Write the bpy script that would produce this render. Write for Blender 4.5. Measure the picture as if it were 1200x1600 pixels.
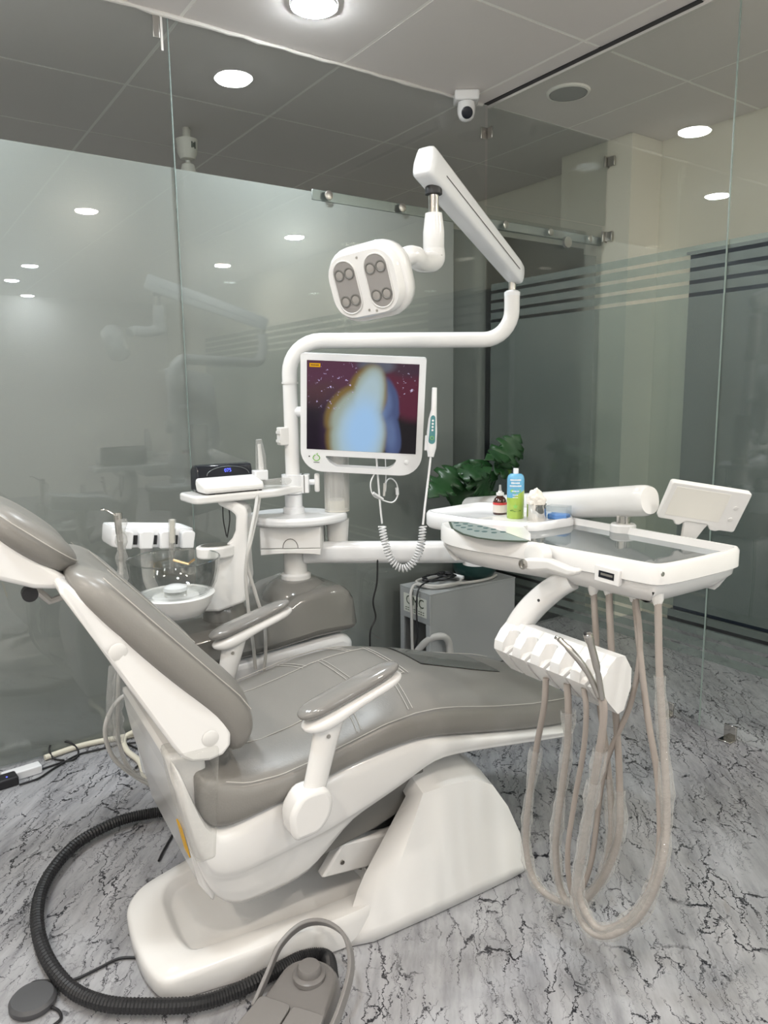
import bpy, bmesh, math, random
from mathutils import Vector, Matrix, Euler
import numpy as np

for _o in list(bpy.data.objects):
    bpy.data.objects.remove(_o)
SC = bpy.context.scene
COL = SC.collection
rnd = random.Random(7)
PI = math.pi
V = Vector

# ------------------------------------------------------------------ camera
FPX, YAW, PITCH, ROLL = 1147.53, 0.603643, 0.156621, -0.012257
CAM = V((-2.65274, -2.90509, 1.35))
_fw = V((math.sin(YAW) * math.cos(PITCH), math.cos(YAW) * math.cos(PITCH), -math.sin(PITCH)))
_rt0 = V((math.cos(YAW), -math.sin(YAW), 0)); _up0 = _rt0.cross(_fw)
_rt = _rt0 * math.cos(ROLL) + _up0 * math.sin(ROLL)
_up = _up0 * math.cos(ROLL) - _rt0 * math.sin(ROLL)
cd = bpy.data.cameras.new('camera'); cam = bpy.data.objects.new('camera', cd); COL.objects.link(cam)
cd.sensor_fit = 'VERTICAL'; cd.sensor_height = 36.0; cd.lens = FPX * 36.0 / 1600.0
cd.clip_start = 0.05; cd.clip_end = 60
cam.matrix_world = Matrix(((_rt.x, _up.x, -_fw.x, CAM.x), (_rt.y, _up.y, -_fw.y, CAM.y),
                           (_rt.z, _up.z, -_fw.z, CAM.z), (0, 0, 0, 1)))
SC.camera = cam

# ------------------------------------------------------------------ world, exposure
SC.view_settings.view_transform = 'Standard'
SC.view_settings.look = 'None'
SC.view_settings.gamma = 1.0
SC.view_settings.use_curve_mapping = False
SC.view_settings.exposure = -0.22
W = bpy.data.worlds.new('world'); SC.world = W; W.use_nodes = True
W.node_tree.nodes['Background'].inputs[0].default_value = (0.75, 0.82, 0.86, 1)
W.node_tree.nodes['Background'].inputs[1].default_value = 0.12

LAMP_E = 330.0          # emission strength of a downlight disc
COOL = (0.90, 0.965, 1.0)
WARM = (1.0, 0.90, 0.78)

# ------------------------------------------------------------------ pixel -> place helpers
def ray(px, py):
    return _rt * ((px - 600) / FPX) - _up * ((py - 800) / FPX) + _fw
def hx(px, py, x):
    d = ray(px, py); return CAM + d * ((x - CAM.x) / d.x)
def hy(px, py, y):
    d = ray(px, py); return CAM + d * ((y - CAM.y) / d.y)
def hz(px, py, z):
    d = ray(px, py); return CAM + d * ((z - CAM.z) / d.z)
def hd(px, py, dep):
    return CAM + ray(px, py) * dep

# ------------------------------------------------------------------ materials
def newmat(name):
    m = bpy.data.materials.new(name); m.use_nodes = True
    nt = m.node_tree; return m, nt, nt.nodes['Principled BSDF'], nt.nodes['Material Output']
def pmat(name, col, rough=0.5, metal=0.0, bump=0.0, bscale=60, var=0.0, vscale=6, coat=0.0, trans=0.0, ior=1.45, spec=0.5):
    m, nt, b, out = newmat(name)
    b.inputs['Base Color'].default_value = (*col, 1); b.inputs['Roughness'].default_value = rough
    b.inputs['Metallic'].default_value = metal; b.inputs['Coat Weight'].default_value = coat
    b.inputs['Transmission Weight'].default_value = trans; b.inputs['IOR'].default_value = ior
    b.inputs['Specular IOR Level'].default_value = spec
    tc = nt.nodes.new('ShaderNodeTexCoord')
    if var:
        n = nt.nodes.new('ShaderNodeTexNoise'); n.inputs['Scale'].default_value = vscale; n.inputs['Detail'].default_value = 4
        nt.links.new(tc.outputs['Object'], n.inputs['Vector'])
        r = nt.nodes.new('ShaderNodeMapRange'); r.inputs[3].default_value = 1 - var; r.inputs[4].default_value = 1 + var
        nt.links.new(n.outputs['Fac'], r.inputs[0])
        mx = nt.nodes.new('ShaderNodeMix'); mx.data_type = 'RGBA'; mx.blend_type = 'MULTIPLY'; mx.inputs[0].default_value = 1
        mx.inputs[6].default_value = (*col, 1); nt.links.new(r.outputs[0], mx.inputs[7])
        nt.links.new(mx.outputs[2], b.inputs['Base Color'])
    if bump:
        n = nt.nodes.new('ShaderNodeTexNoise'); n.inputs['Scale'].default_value = bscale; n.inputs['Detail'].default_value = 3
        nt.links.new(tc.outputs['Object'], n.inputs['Vector'])
        bp = nt.nodes.new('ShaderNodeBump'); bp.inputs['Strength'].default_value = bump; bp.inputs['Distance'].default_value = 0.004
        nt.links.new(n.outputs['Fac'], bp.inputs['Height']); nt.links.new(bp.outputs[0], b.inputs['Normal'])
    return m
def emat(name, col, s):
    m, nt, b, out = newmat(name); nt.nodes.remove(b)
    e = nt.nodes.new('ShaderNodeEmission'); e.inputs[0].default_value = (*col, 1); e.inputs[1].default_value = s
    nt.links.new(e.outputs[0], out.inputs[0]); return m
def glassmat(name, tint, refl0=0.045, rough=0.0, bump=0.0, bscale=80):
    """clear sheet: tinted see-through + Schlick reflection"""
    m, nt, b, out = newmat(name); nt.nodes.remove(b)
    t = nt.nodes.new('ShaderNodeBsdfTransparent'); t.inputs[0].default_value = (*tint, 1)
    g = nt.nodes.new('ShaderNodeBsdfGlossy'); g.inputs['Roughness'].default_value = rough
    lw = nt.nodes.new('ShaderNodeLayerWeight')
    p = nt.nodes.new('ShaderNodeMath'); p.operation = 'POWER'; p.inputs[1].default_value = 5
    nt.links.new(lw.outputs['Facing'], p.inputs[0]); lw.inputs['Blend'].default_value = 0.5
    a = nt.nodes.new('ShaderNodeMath'); a.operation = 'MULTIPLY_ADD'; a.inputs[1].default_value = 1 - refl0; a.inputs[2].default_value = refl0
    nt.links.new(p.outputs[0], a.inputs[0])
    mx = nt.nodes.new('ShaderNodeMixShader'); nt.links.new(a.outputs[0], mx.inputs[0])
    nt.links.new(t.outputs[0], mx.inputs[1]); nt.links.new(g.outputs[0], mx.inputs[2]); nt.links.new(mx.outputs[0], out.inputs[0])
    if bump:
        tc = nt.nodes.new('ShaderNodeTexCoord'); n = nt.nodes.new('ShaderNodeTexNoise'); n.inputs['Scale'].default_value = bscale
        nt.links.new(tc.outputs['Object'], n.inputs['Vector']); bp = nt.nodes.new('ShaderNodeBump'); bp.inputs['Strength'].default_value = bump
        bp.inputs['Distance'].default_value = 0.01
        nt.links.new(n.outputs['Fac'], bp.inputs['Height']); nt.links.new(bp.outputs[0], g.inputs['Normal']); nt.links.new(bp.outputs[0], lw.inputs['Normal'])
    return m
def filmmat(name, col, clear, trl=0.35, tcol=None):
    """frosted film: part scattering, part see-through"""
    m, nt, b, out = newmat(name); nt.nodes.remove(b)
    d = nt.nodes.new('ShaderNodeBsdfDiffuse'); d.inputs[0].default_value = (*col, 1)
    tl = nt.nodes.new('ShaderNodeBsdfTranslucent'); tl.inputs[0].default_value = (*(tcol or col), 1)
    t = nt.nodes.new('ShaderNodeBsdfTransparent'); t.inputs[0].default_value = (0.85, 0.9, 0.87, 1)
    tc = nt.nodes.new('ShaderNodeTexCoord'); n = nt.nodes.new('ShaderNodeTexNoise'); n.inputs['Scale'].default_value = 260; n.inputs['Detail'].default_value = 2
    nt.links.new(tc.outputs['Object'], n.inputs['Vector']); bp = nt.nodes.new('ShaderNodeBump'); bp.inputs['Strength'].default_value = 0.25; bp.inputs['Distance'].default_value = 0.002
    nt.links.new(n.outputs['Fac'], bp.inputs['Height']); nt.links.new(bp.outputs[0], d.inputs['Normal']); nt.links.new(bp.outputs[0], tl.inputs['Normal'])
    m1 = nt.nodes.new('ShaderNodeMixShader'); m1.inputs[0].default_value = trl; nt.links.new(d.outputs[0], m1.inputs[1]); nt.links.new(tl.outputs[0], m1.inputs[2])
    m2 = nt.nodes.new('ShaderNodeMixShader'); m2.inputs[0].default_value = clear; nt.links.new(m1.outputs[0], m2.inputs[1]); nt.links.new(t.outputs[0], m2.inputs[2])
    gl = nt.nodes.new('ShaderNodeBsdfGlossy'); gl.inputs['Roughness'].default_value = 0.24; gl.inputs[0].default_value = (1, 1, 1, 1)
    m3 = nt.nodes.new('ShaderNodeMixShader'); m3.inputs[0].default_value = 0.065; nt.links.new(m2.outputs[0], m3.inputs[1]); nt.links.new(gl.outputs[0], m3.inputs[2])
    nt.links.new(m3.outputs[0], out.inputs[0]); return m

def sleevemat(name, milk, bump=0.8):
    """thin wrinkled plastic: see-through, slightly milky, shiny"""
    m, nt, b, out = newmat(name); nt.nodes.remove(b); N = nt.nodes; L = nt.links
    t = N.new('ShaderNodeBsdfTransparent'); t.inputs[0].default_value = (0.95, 0.95, 0.94, 1)
    d = N.new('ShaderNodeBsdfDiffuse'); d.inputs[0].default_value = (0.80, 0.79, 0.77, 1)
    g = N.new('ShaderNodeBsdfGlossy'); g.inputs['Roughness'].default_value = 0.10
    lw = N.new('ShaderNodeLayerWeight'); lw.inputs['Blend'].default_value = 0.5
    p = N.new('ShaderNodeMath'); p.operation = 'POWER'; p.inputs[1].default_value = 2.5; L.new(lw.outputs['Facing'], p.inputs[0])
    a = N.new('ShaderNodeMath'); a.operation = 'MULTIPLY_ADD'; a.inputs[1].default_value = 0.35; a.inputs[2].default_value = milk; L.new(p.outputs[0], a.inputs[0])
    m1 = N.new('ShaderNodeMixShader'); L.new(a.outputs[0], m1.inputs[0]); L.new(t.outputs[0], m1.inputs[1]); L.new(d.outputs[0], m1.inputs[2])
    m2 = N.new('ShaderNodeMixShader'); m2.inputs[0].default_value = 0.08; L.new(m1.outputs[0], m2.inputs[1]); L.new(g.outputs[0], m2.inputs[2]); L.new(m2.outputs[0], out.inputs[0])
    if bump:
        tc = N.new('ShaderNodeTexCoord'); n = N.new('ShaderNodeTexNoise'); n.inputs['Scale'].default_value = 90; n.inputs['Detail'].default_value = 3; L.new(tc.outputs['Object'], n.inputs['Vector'])
        bp = N.new('ShaderNodeBump'); bp.inputs['Strength'].default_value = bump; bp.inputs['Distance'].default_value = 0.006; L.new(n.outputs['Fac'], bp.inputs['Height'])
        L.new(bp.outputs[0], g.inputs['Normal']); L.new(bp.outputs[0], d.inputs['Normal'])
    return m

M = {}
M['white'] = pmat('white plastic', (0.775, 0.765, 0.755), 0.18, var=0.02, coat=0.15)
M['white2'] = pmat('cool white plastic', (0.78, 0.785, 0.80), 0.20)
M['mount'] = pmat('matt white plastic', (0.70, 0.69, 0.675), 0.4)
M['leather'] = pmat('grey leatherette', (0.222, 0.212, 0.197), 0.33, bump=0.08, bscale=220, var=0.04)
M['thread'] = pmat('pale stitching', (0.46, 0.44, 0.41), 0.7)
M['gpad'] = pmat('glossy grey pad', (0.215, 0.208, 0.198), 0.12, coat=0.6)
M['gcover'] = pmat('grey plastic cover', (0.205, 0.20, 0.188), 0.15, coat=0.5)
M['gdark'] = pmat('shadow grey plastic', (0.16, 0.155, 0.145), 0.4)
M['ghose'] = pmat('taupe hose rubber', (0.33, 0.29, 0.262), 0.45)
M['lhose'] = pmat('pale grey hose', (0.50, 0.49, 0.47), 0.4)
M['cream'] = pmat('cream vinyl hose', (0.70, 0.66, 0.55), 0.4)
M['chrome'] = pmat('chrome', (0.62, 0.60, 0.57), 0.12, metal=1)
M['steel'] = pmat('brushed steel', (0.50, 0.48, 0.45), 0.3, metal=1, bump=0.05)
M['alu'] = pmat('aluminium', (0.36, 0.39, 0.385), 0.35, metal=1)
M['brass'] = pmat('brass', (0.70, 0.50, 0.28), 0.2, metal=1)
M['black'] = pmat('black rubber', (0.018, 0.018, 0.02), 0.45)
M['blackg'] = pmat('black gloss', (0.012, 0.014, 0.02), 0.12)
M['foot'] = pmat('grey foot switch plastic', (0.19, 0.18, 0.175), 0.3, bump=0.03, bscale=300)
M['foot2'] = pmat('grey handle plastic', (0.22, 0.21, 0.205), 0.35)
M['glass'] = glassmat('clear green glass', (0.965, 0.982, 0.974), 0.055)
M['bowl'] = glassmat('clear bowl glass', (0.955, 0.965, 0.96), 0.09)
M['sleeve'] = sleevemat('clear plastic sleeve', 0.16)
M['acrylic'] = glassmat('clear acrylic', (0.93, 0.95, 0.96), 0.06)
M['traygl'] = pmat('dark tray glass', (0.10, 0.115, 0.115), 0.04, spec=0.9)
M['film'] = filmmat('grey green frosted film', (0.365, 0.372, 0.362), 0.05, 0.25, (0.45, 0.46, 0.45))
M['film2'] = filmmat('thin frosted film', (0.34, 0.375, 0.36), 0.72, 0.35)
M['navy'] = pmat('navy door laminate', (0.012, 0.021, 0.040), 0.5)
M['creamwall'] = pmat('cream wall paint', (0.74, 0.70, 0.60), 0.7, var=0.03, vscale=2)
M['offwhite'] = pmat('off white wall paint', (0.78, 0.76, 0.73), 0.8, var=0.03, vscale=2)
M['ceil'] = pmat('ceiling tile', (0.76, 0.71, 0.68), 0.85, bump=0.05, bscale=90, var=0.02, vscale=3)
M['tbar'] = pmat('ceiling tile bar', (0.95, 0.92, 0.87), 0.5)
M['edge'] = pmat('polished glass edge', (0.30, 0.36, 0.34), 0.2)
M['caulk'] = pmat('white sealant', (0.70, 0.67, 0.63), 0.6)
M['blue'] = pmat('blue plastic', (0.10, 0.30, 0.72), 0.35)
M['green'] = pmat('logo green', (0.22, 0.50, 0.10), 0.5)
M['teal'] = pmat('teal keypad', (0.06, 0.22, 0.24), 0.3)
M['keypad'] = pmat('grey keypad foil', (0.27, 0.315, 0.305), 0.35)
M['keydot'] = pmat('dark key print', (0.06, 0.12, 0.12), 0.4)
M['brown'] = pmat('brown bottle glass', (0.05, 0.016, 0.010), 0.1, coat=0.5)
M['paper'] = pmat('paper label', (0.66, 0.60, 0.55), 0.7)
M['red'] = pmat('red print', (0.55, 0.05, 0.05), 0.5)
M['canblue'] = pmat('light blue can lacquer', (0.13, 0.38, 0.60), 0.22, coat=0.4)
M['cangreen'] = pmat('lime can lacquer', (0.34, 0.48, 0.08), 0.22, coat=0.4)
M['cotton'] = pmat('cotton wool', (0.80, 0.76, 0.70), 0.95, bump=0.9, bscale=120)
M['leaf'] = pmat('monstera leaf green', (0.014, 0.055, 0.015), 0.35, var=0.25, vscale=12)
M['leaf2'] = pmat('young leaf green', (0.10, 0.20, 0.03), 0.4)
M['pot'] = pmat('dark green pot glaze', (0.010, 0.042, 0.038), 0.35)
M['cabinet'] = pmat('grey powder coated metal', (0.36, 0.375, 0.38), 0.4, var=0.03)
M['label'] = pmat('white sticker', (0.66, 0.68, 0.62), 0.5)
M['ink'] = pmat('dark ink', (0.05, 0.07, 0.05), 0.6)
M['yellow'] = pmat('yellow sticker', (0.75, 0.42, 0.03), 0.5)
M['lamp'] = emat('lit LED panel', COOL, LAMP_E)
M['lampw'] = emat('lit warm LED panel', WARM, LAMP_E)
M['lampfill'] = emat('added corridor fill panel', (1.0, 0.97, 0.92), LAMP_E*2.2)  # extra-strong panel for added, unseen lamps that brighten the corridor wall
M['led'] = emat('blue LED digits', (0.12, 0.15, 1.0), 3.0)
M['lensg'] = pmat('grey lens panel', (0.30, 0.285, 0.275), 0.25)
M['lens'] = pmat('lens glass', (0.34, 0.32, 0.30), 0.08, coat=0.6)
M['speaker'] = pmat('speaker mesh', (0.36, 0.36, 0.35), 0.8)
M['beige'] = pmat('beige mount plastic', (0.62, 0.60, 0.54), 0.4)
M['pinktube'] = pmat('translucent cup tube', (0.62, 0.66, 0.66), 0.3)
M['tube'] = sleevemat('frosted clear tube', 0.30, 0.0)

def floormat():
    m, nt, b, out = newmat('grey marble vinyl floor')
    N = nt.nodes; L = nt.links
    tc = N.new('ShaderNodeTexCoord')
    mp = N.new('ShaderNodeMapping'); mp.inputs['Rotation'].default_value = (0, 0, math.radians(-50)); L.new(tc.outputs['Object'], mp.inputs[0])
    def stretched(sx, sy, off):
        q = N.new('ShaderNodeMapping'); q.inputs['Scale'].default_value = (sx, sy, 1); q.inputs['Location'].default_value = (off, off * 1.7, 0)
        L.new(mp.outputs[0], q.inputs[0]); return q
    def noise(vec, sc, det, rough, dist=0.0):
        n = N.new('ShaderNodeTexNoise'); n.inputs['Scale'].default_value = sc; n.inputs['Detail'].default_value = det
        n.inputs['Roughness'].default_value = rough; n.inputs['Distortion'].default_value = dist; L.new(vec, n.inputs['Vector']); return n.outputs['Fac']
    def math_(op, a, bb=None, c=None):
        n = N.new('ShaderNodeMath'); n.operation = op
        for i, v in enumerate((a, bb, c)):
            if v is None: continue
            if isinstance(v, (int, float)): n.inputs[i].default_value = v
            else: L.new(v, n.inputs[i])
        return n.outputs[0]
    def rng(v, a0, a1, b0, b1):
        n = N.new('ShaderNodeMapRange'); n.clamp = True
        for i, q in enumerate((a0, a1, b0, b1)): n.inputs[i + 1].default_value = q
        L.new(v, n.inputs[0]); return n.outputs[0]
    def vein(q, sc, det, rough, w, level=0.5, dist=0.6):
        f = noise(q.outputs[0], sc, det, rough, dist)
        a = math_('ABSOLUTE', math_('SUBTRACT', f, level))
        return rng(a, 0.0, w, 1.0, 0.0)
    dn = N.new('ShaderNodeTexNoise'); dn.inputs['Scale'].default_value = 7.0; dn.inputs['Detail'].default_value = 6; dn.inputs['Roughness'].default_value = 0.7; L.new(mp.outputs[0], dn.inputs['Vector'])
    dv = N.new('ShaderNodeVectorMath'); dv.operation = 'SUBTRACT'; L.new(dn.outputs['Color'], dv.inputs[0]); dv.inputs[1].default_value = (0.5, 0.5, 0.5)
    ds = N.new('ShaderNodeVectorMath'); ds.operation = 'MULTIPLY'; L.new(dv.outputs[0], ds.inputs[0]); ds.inputs[1].default_value = (0.16, 0.13, 0)
    da = N.new('ShaderNodeVectorMath'); da.operation = 'ADD'; L.new(mp.outputs[0], da.inputs[0]); L.new(ds.outputs[0], da.inputs[1])
    def crack(sc, sx, sy, off, w):
        q = N.new('ShaderNodeMapping'); q.inputs['Scale'].default_value = (sx, sy, 1); q.inputs['Location'].default_value = (off, off*0.7, 0); L.new(da.outputs[0], q.inputs[0])
        v = N.new('ShaderNodeTexVoronoi'); v.feature = 'DISTANCE_TO_EDGE'; v.inputs['Scale'].default_value = sc; v.voronoi_dimensions = '2D'; L.new(q.outputs[0], v.inputs['Vector'])
        return rng(v.outputs['Distance'], w*0.35, w, 1.0, 0.0)
    v1 = crack(4.2, 1.0, 4.6, 0.0, 0.034); v2 = crack(6.5, 1.0, 5.0, 3.7, 0.036); v3 = crack(13.0, 1.0, 3.6, 8.1, 0.034)
    mask1 = rng(noise(stretched(1.0, 1.8, 2.2).outputs[0], 3.4, 5, 0.6), 0.44, 0.52, 0, 1)
    mask2 = rng(noise(stretched(1.0, 1.8, 7.7).outputs[0], 4.0, 5, 0.6), 0.46, 0.54, 0, 1)
    mask3 = rng(noise(stretched(1, 1.5, 1.4).outputs[0], 5.0, 4, 0.6), 0.46, 0.60, 0, 0.6)
    vv = math_('MAXIMUM', math_('MULTIPLY', v1, mask1), math_('MAXIMUM', math_('MULTIPLY', v2, mask2), math_('MULTIPLY', v3, mask3)))
    cloud = noise(stretched(1.0, 2.0, 3.3).outputs[0], 3.5, 6, 0.62)
    streak = noise(stretched(1.0, 6.0, 5.5).outputs[0], 6.0, 6, 0.65)
    cc = math_('MULTIPLY_ADD', streak, 0.45, math_('MULTIPLY', cloud, 0.55))
    cr = N.new('ShaderNodeValToRGB'); L.new(cc, cr.inputs[0])
    cr.color_ramp.elements[0].position = 0.34; cr.color_ramp.elements[0].color = (0.19, 0.19, 0.205, 1)
    cr.color_ramp.elements[1].position = 0.66; cr.color_ramp.elements[1].color = (0.44, 0.44, 0.462, 1)
    e = cr.color_ramp.elements.new(0.5); e.color = (0.33, 0.33, 0.345, 1)
    brn = rng(noise(stretched(1, 2.5, 6.1).outputs[0], 2.1, 5, 0.7), 0.66, 0.74, 0, 0.45)
    mxb = N.new('ShaderNodeMix'); mxb.data_type = 'RGBA'; L.new(brn, mxb.inputs[0]); L.new(cr.outputs[0], mxb.inputs[6]); mxb.inputs[7].default_value = (0.25, 0.20, 0.15, 1)
    mx = N.new('ShaderNodeMix'); mx.data_type = 'RGBA'; L.new(vv, mx.inputs[0]); L.new(mxb.outputs[2], mx.inputs[6]); mx.inputs[7].default_value = (0.018, 0.018, 0.024, 1)
    L.new(mx.outputs[2], b.inputs['Base Color']); b.inputs['Roughness'].default_value = 0.30
    return m
M['floor'] = floormat()

# ------------------------------------------------------------------ mesh builder
class MB:
    def __init__(s): s.v = []; s.f = []
    def add(s, vs, fs):
        o = len(s.v); s.v += [V(p) for p in vs]; s.f += [tuple(i + o for i in f) for f in fs]; return s
    def box(s, lo, hi, mat=None):
        x0, y0, z0 = lo; x1, y1, z1 = hi
        vs = [V(p) for p in ((x0,y0,z0),(x1,y0,z0),(x1,y1,z0),(x0,y1,z0),(x0,y0,z1),(x1,y0,z1),(x1,y1,z1),(x0,y1,z1))]
        if mat is not None: vs = [mat @ p for p in vs]
        return s.add(vs, [(0,3,2,1),(4,5,6,7),(0,1,5,4),(1,2,6,5),(2,3,7,6),(3,0,4,7)])
    def loft(s, rings, cap=True, closed=True):
        n = len(rings[0]); vs = [p for r in rings for p in r]; fs = []
        for i in range(len(rings) - 1):
            for j in range(n if closed else n - 1):
                k = (j + 1) % n
                fs.append((i*n+j, i*n+k, (i+1)*n+k, (i+1)*n+j))
        if cap:
            fs.append(tuple(range(n - 1, -1, -1))); fs.append(tuple((len(rings)-1)*n + j for j in range(n)))
        return s.add(vs, fs)
    def tube(s, path, r, n=10, cap=True):
        path = [V(p) for p in path]; R = r if isinstance(r, (list, tuple)) else [r] * len(path)
        t0 = (path[1] - path[0]).normalized(); a = V((0, 0, 1)) if abs(t0.z) < 0.9 else V((1, 0, 0))
        nrm = (a - t0 * a.dot(t0)).normalized(); rings = []
        for i, p in enumerate(path):
            t = (path[min(i+1, len(path)-1)] - path[max(i-1, 0)])
            t = t.normalized() if t.length > 1e-9 else t0
            nrm = nrm - t * nrm.dot(t)
            nrm = nrm.normalized() if nrm.length > 1e-6 else t.orthogonal().normalized()
            bn = t.cross(nrm)
            rings.append([p + (nrm * math.cos(2*PI*j/n) + bn * math.sin(2*PI*j/n)) * R[i] for j in range(n)])
        return s.loft(rings, cap)
    def lathe(s, prof, c=(0,0,0), n=32, mat=None, cap=True):
        c = V(c); rings = []
        for r, z in prof:
            ring = [V((r*math.cos(2*PI*j/n), r*math.sin(2*PI*j/n), z)) for j in range(n)]
            rings.append([(mat @ p if mat is not None else p) + c for p in ring])
        return s.loft(rings, cap)
    def prism(s, poly, fa, fb):
        """poly: list of 2d points; fa, fb map a 2d point to the two 3d faces"""
        return s.loft([[fa(p) for p in poly], [fb(p) for p in poly]])
    def bm(s):
        b = bmesh.new(); vs = [b.verts.new(p) for p in s.v]
        for f in s.f:
            try: b.faces.new([vs[i] for i in f])
            except ValueError: pass
        bmesh.ops.recalc_face_normals(b, faces=b.faces); return b
    def build(s, name, mat, parent=None, bevel=0, seg=2, smooth=40, sub=0, ang=0.6):
        b = s.bm()
        me = bpy.data.meshes.new(name)
        if parent is None:
            xs = [v.co for v in b.verts]
            lo = V((min(p.x for p in xs), min(p.y for p in xs), min(p.z for p in xs))); hi = V((max(p.x for p in xs), max(p.y for p in xs), max(p.z for p in xs)))
            org = V(((lo.x+hi.x)/2, (lo.y+hi.y)/2, lo.z))
        else:
            org = base_of(parent)
        for v in b.verts: v.co -= org
        b.to_mesh(me); b.free()
        o = bpy.data.objects.new(name, me); COL.objects.link(o)
        if parent is None: o.location = org
        else: o.parent = parent
        me.materials.append(M[mat] if isinstance(mat, str) else mat)
        if smooth:
            for p in me.polygons: p.use_smooth = True
            me.set_sharp_from_angle(angle=math.radians(smooth))
        if bevel:
            md = o.modifiers.new('bevel', 'BEVEL'); md.width = bevel; md.segments = seg; md.limit_method = 'ANGLE'; md.angle_limit = ang
        if sub:
            md = o.modifiers.new('subdivision', 'SUBSURF'); md.levels = sub; md.render_levels = sub
        return o
BASE = {}
def base_of(o):
    while o.parent is not None: o = o.parent
    return BASE.get(o.name, o.location.copy())
def tag(o, label, cat, group=None):
    o['label'] = label; o['category'] = cat
    if group: o['group'] = group
    return o
def thing(name, label, cat, loc, group=None):
    o = bpy.data.objects.new(name, None); COL.objects.link(o); o.empty_display_size = 0.05
    o.location = V(loc); BASE[o.name] = V(loc); return tag(o, label, cat, group)
def struct(o): o['kind'] = 'structure'; return o
def lab(o, text): o['label'] = text; return o

def crom(pts, n=8):
    pts = [V(p) for p in pts]; P = [pts[0]*2 - pts[1]] + pts + [pts[-1]*2 - pts[-2]]; out = []
    for i in range(1, len(P) - 2):
        a, b, c, d = P[i-1], P[i], P[i+1], P[i+2]
        for k in range(n):
            t = k / n
            out.append(0.5*((2*b) + (c-a)*t + (2*a-5*b+4*c-d)*t*t + (3*b-a-3*c+d)*t**3))
    out.append(pts[-1]); return out
def rrect(w, h, r, n=5):
    """rounded rectangle outline, centred"""
    out = []
    for cx, cy, a0 in ((w/2-r, h/2-r, 0), (-w/2+r, h/2-r, 90), (-w/2+r, -h/2+r, 180), (w/2-r, -h/2+r, 270)):
        for k in range(n + 1):
            a = math.radians(a0 + 90 * k / n); out.append((cx + r*math.cos(a), cy + r*math.sin(a)))
    return out
def frame(o, xd, zd):
    """matrix with local x, local z (up) directions; local -y faces the viewer"""
    x = V(xd).normalized(); z = V(zd); z = (z - x*z.dot(x)).normalized(); y = z.cross(x)
    return Matrix(((x.x, y.x, z.x, o[0]), (x.y, y.y, z.y, o[1]), (x.z, y.z, z.z, o[2]), (0, 0, 0, 1)))
def plate(poly, mat, d0, d1):
    """poly in local x,z; thickness along local y from d0 to d1"""
    b = MB(); b.prism(poly, lambda p: mat @ V((p[0], d0, p[1])), lambda p: mat @ V((p[0], d1, p[1]))); return b
def text_mb(body, size, mat, depth=0.0006):
    """text as a flat mesh; lies in local x,z of mat, facing local -y"""
    cu = bpy.data.curves.new('t', 'FONT'); cu.body = body; cu.size = size; cu.align_x = 'CENTER'; cu.align_y = 'CENTER'; cu.extrude = depth / 2; cu.resolution_u = 2
    ob = bpy.data.objects.new('t', cu); COL.objects.link(ob)
    dg = bpy.context.evaluated_depsgraph_get(); dg.update()
    me = bpy.data.meshes.new_from_object(ob.evaluated_get(dg))
    b = MB(); b.add([mat @ V((v.co.x, -v.co.z, v.co.y)) for v in me.vertices], [tuple(p.vertices) for p in me.polygons])
    bpy.data.objects.remove(ob); bpy.data.curves.remove(cu); bpy.data.meshes.remove(me); return b

# ================================================================== THE SETTING
CEIL = 2.762
def quickbox(name, lo, hi, mat, parent=None, bevel=0, smooth=0):
    return MB().box(lo, hi).build(name, mat, parent, bevel=bevel, smooth=smooth)
XL, XR, YF, YB = -4.3, 1.25, -8.5, 2.6
fl = struct(quickbox('floor', (XL, YF, -0.05), (XR, YB, 0.0), 'floor'))
cl = struct(quickbox('ceiling', (XL, YF, CEIL + 0.0015), (XR, YB, CEIL + 0.06), 'tbar'))
TS = 0.713
LAMPS = [(-1.18, -0.36, 'lamp'), (-2.55, -0.33, 'lamp'), (-2.55, -1.72, 'lamp'), (-2.60, -3.12, 'lampw'), (-1.17, -3.14, 'lampw'),
         (-3.75, -1.72, 'lampw'), (-3.75, -3.12, 'lampw'), (-2.54, 0.33, 'lamp'), (0.60, -3.15, 'lampfill'), (0.60, -4.8, 'lampfill'), (-1.12, -5.85, 'lamp'), (-2.50, -6.20, 'lamp'), (-1.13, -7.0, 'lamp'), (-0.75, -8.3, 'lamp'), (-3.75, -5.2, 'lamp')]  # lamps past the glass are added out of view to brighten those rooms
tile_me = None
for i in range(-4, 4):
    for j in range(-12, 4):
        x0 = -1.553 + TS * i; y0 = TS * j
        xa, xb, ya, yb = max(x0, XL), min(x0 + TS, XR), max(y0, YF), min(y0 + TS, YB)
        if xb - xa < 0.05 or yb - ya < 0.05: continue
        if xb - xa > TS - 1e-6 and yb - ya > TS - 1e-6 and tile_me is not None:
            o = bpy.data.objects.new('ceiling_tile', tile_me); COL.objects.link(o)
        else:
            b = MB(); g = 0.0075
            b.box((-TS/2 + g, -TS/2 + g, 0), (-TS/2 + (xb-xa) - g, -TS/2 + (yb-ya) - g, 0.0014))
            full = xb - xa > TS - 1e-6 and yb - ya > TS - 1e-6
            me = bpy.data.meshes.new('ceiling_tile'); bb = b.bm(); bb.to_mesh(me); bb.free(); me.materials.append(M['ceil'])
            o = bpy.data.objects.new('ceiling_tile', me); COL.objects.link(o)
            if full: tile_me = me
        o.parent = cl; o.location = V((xa + TS/2, ya + TS/2, CEIL)) - cl.location
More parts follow.
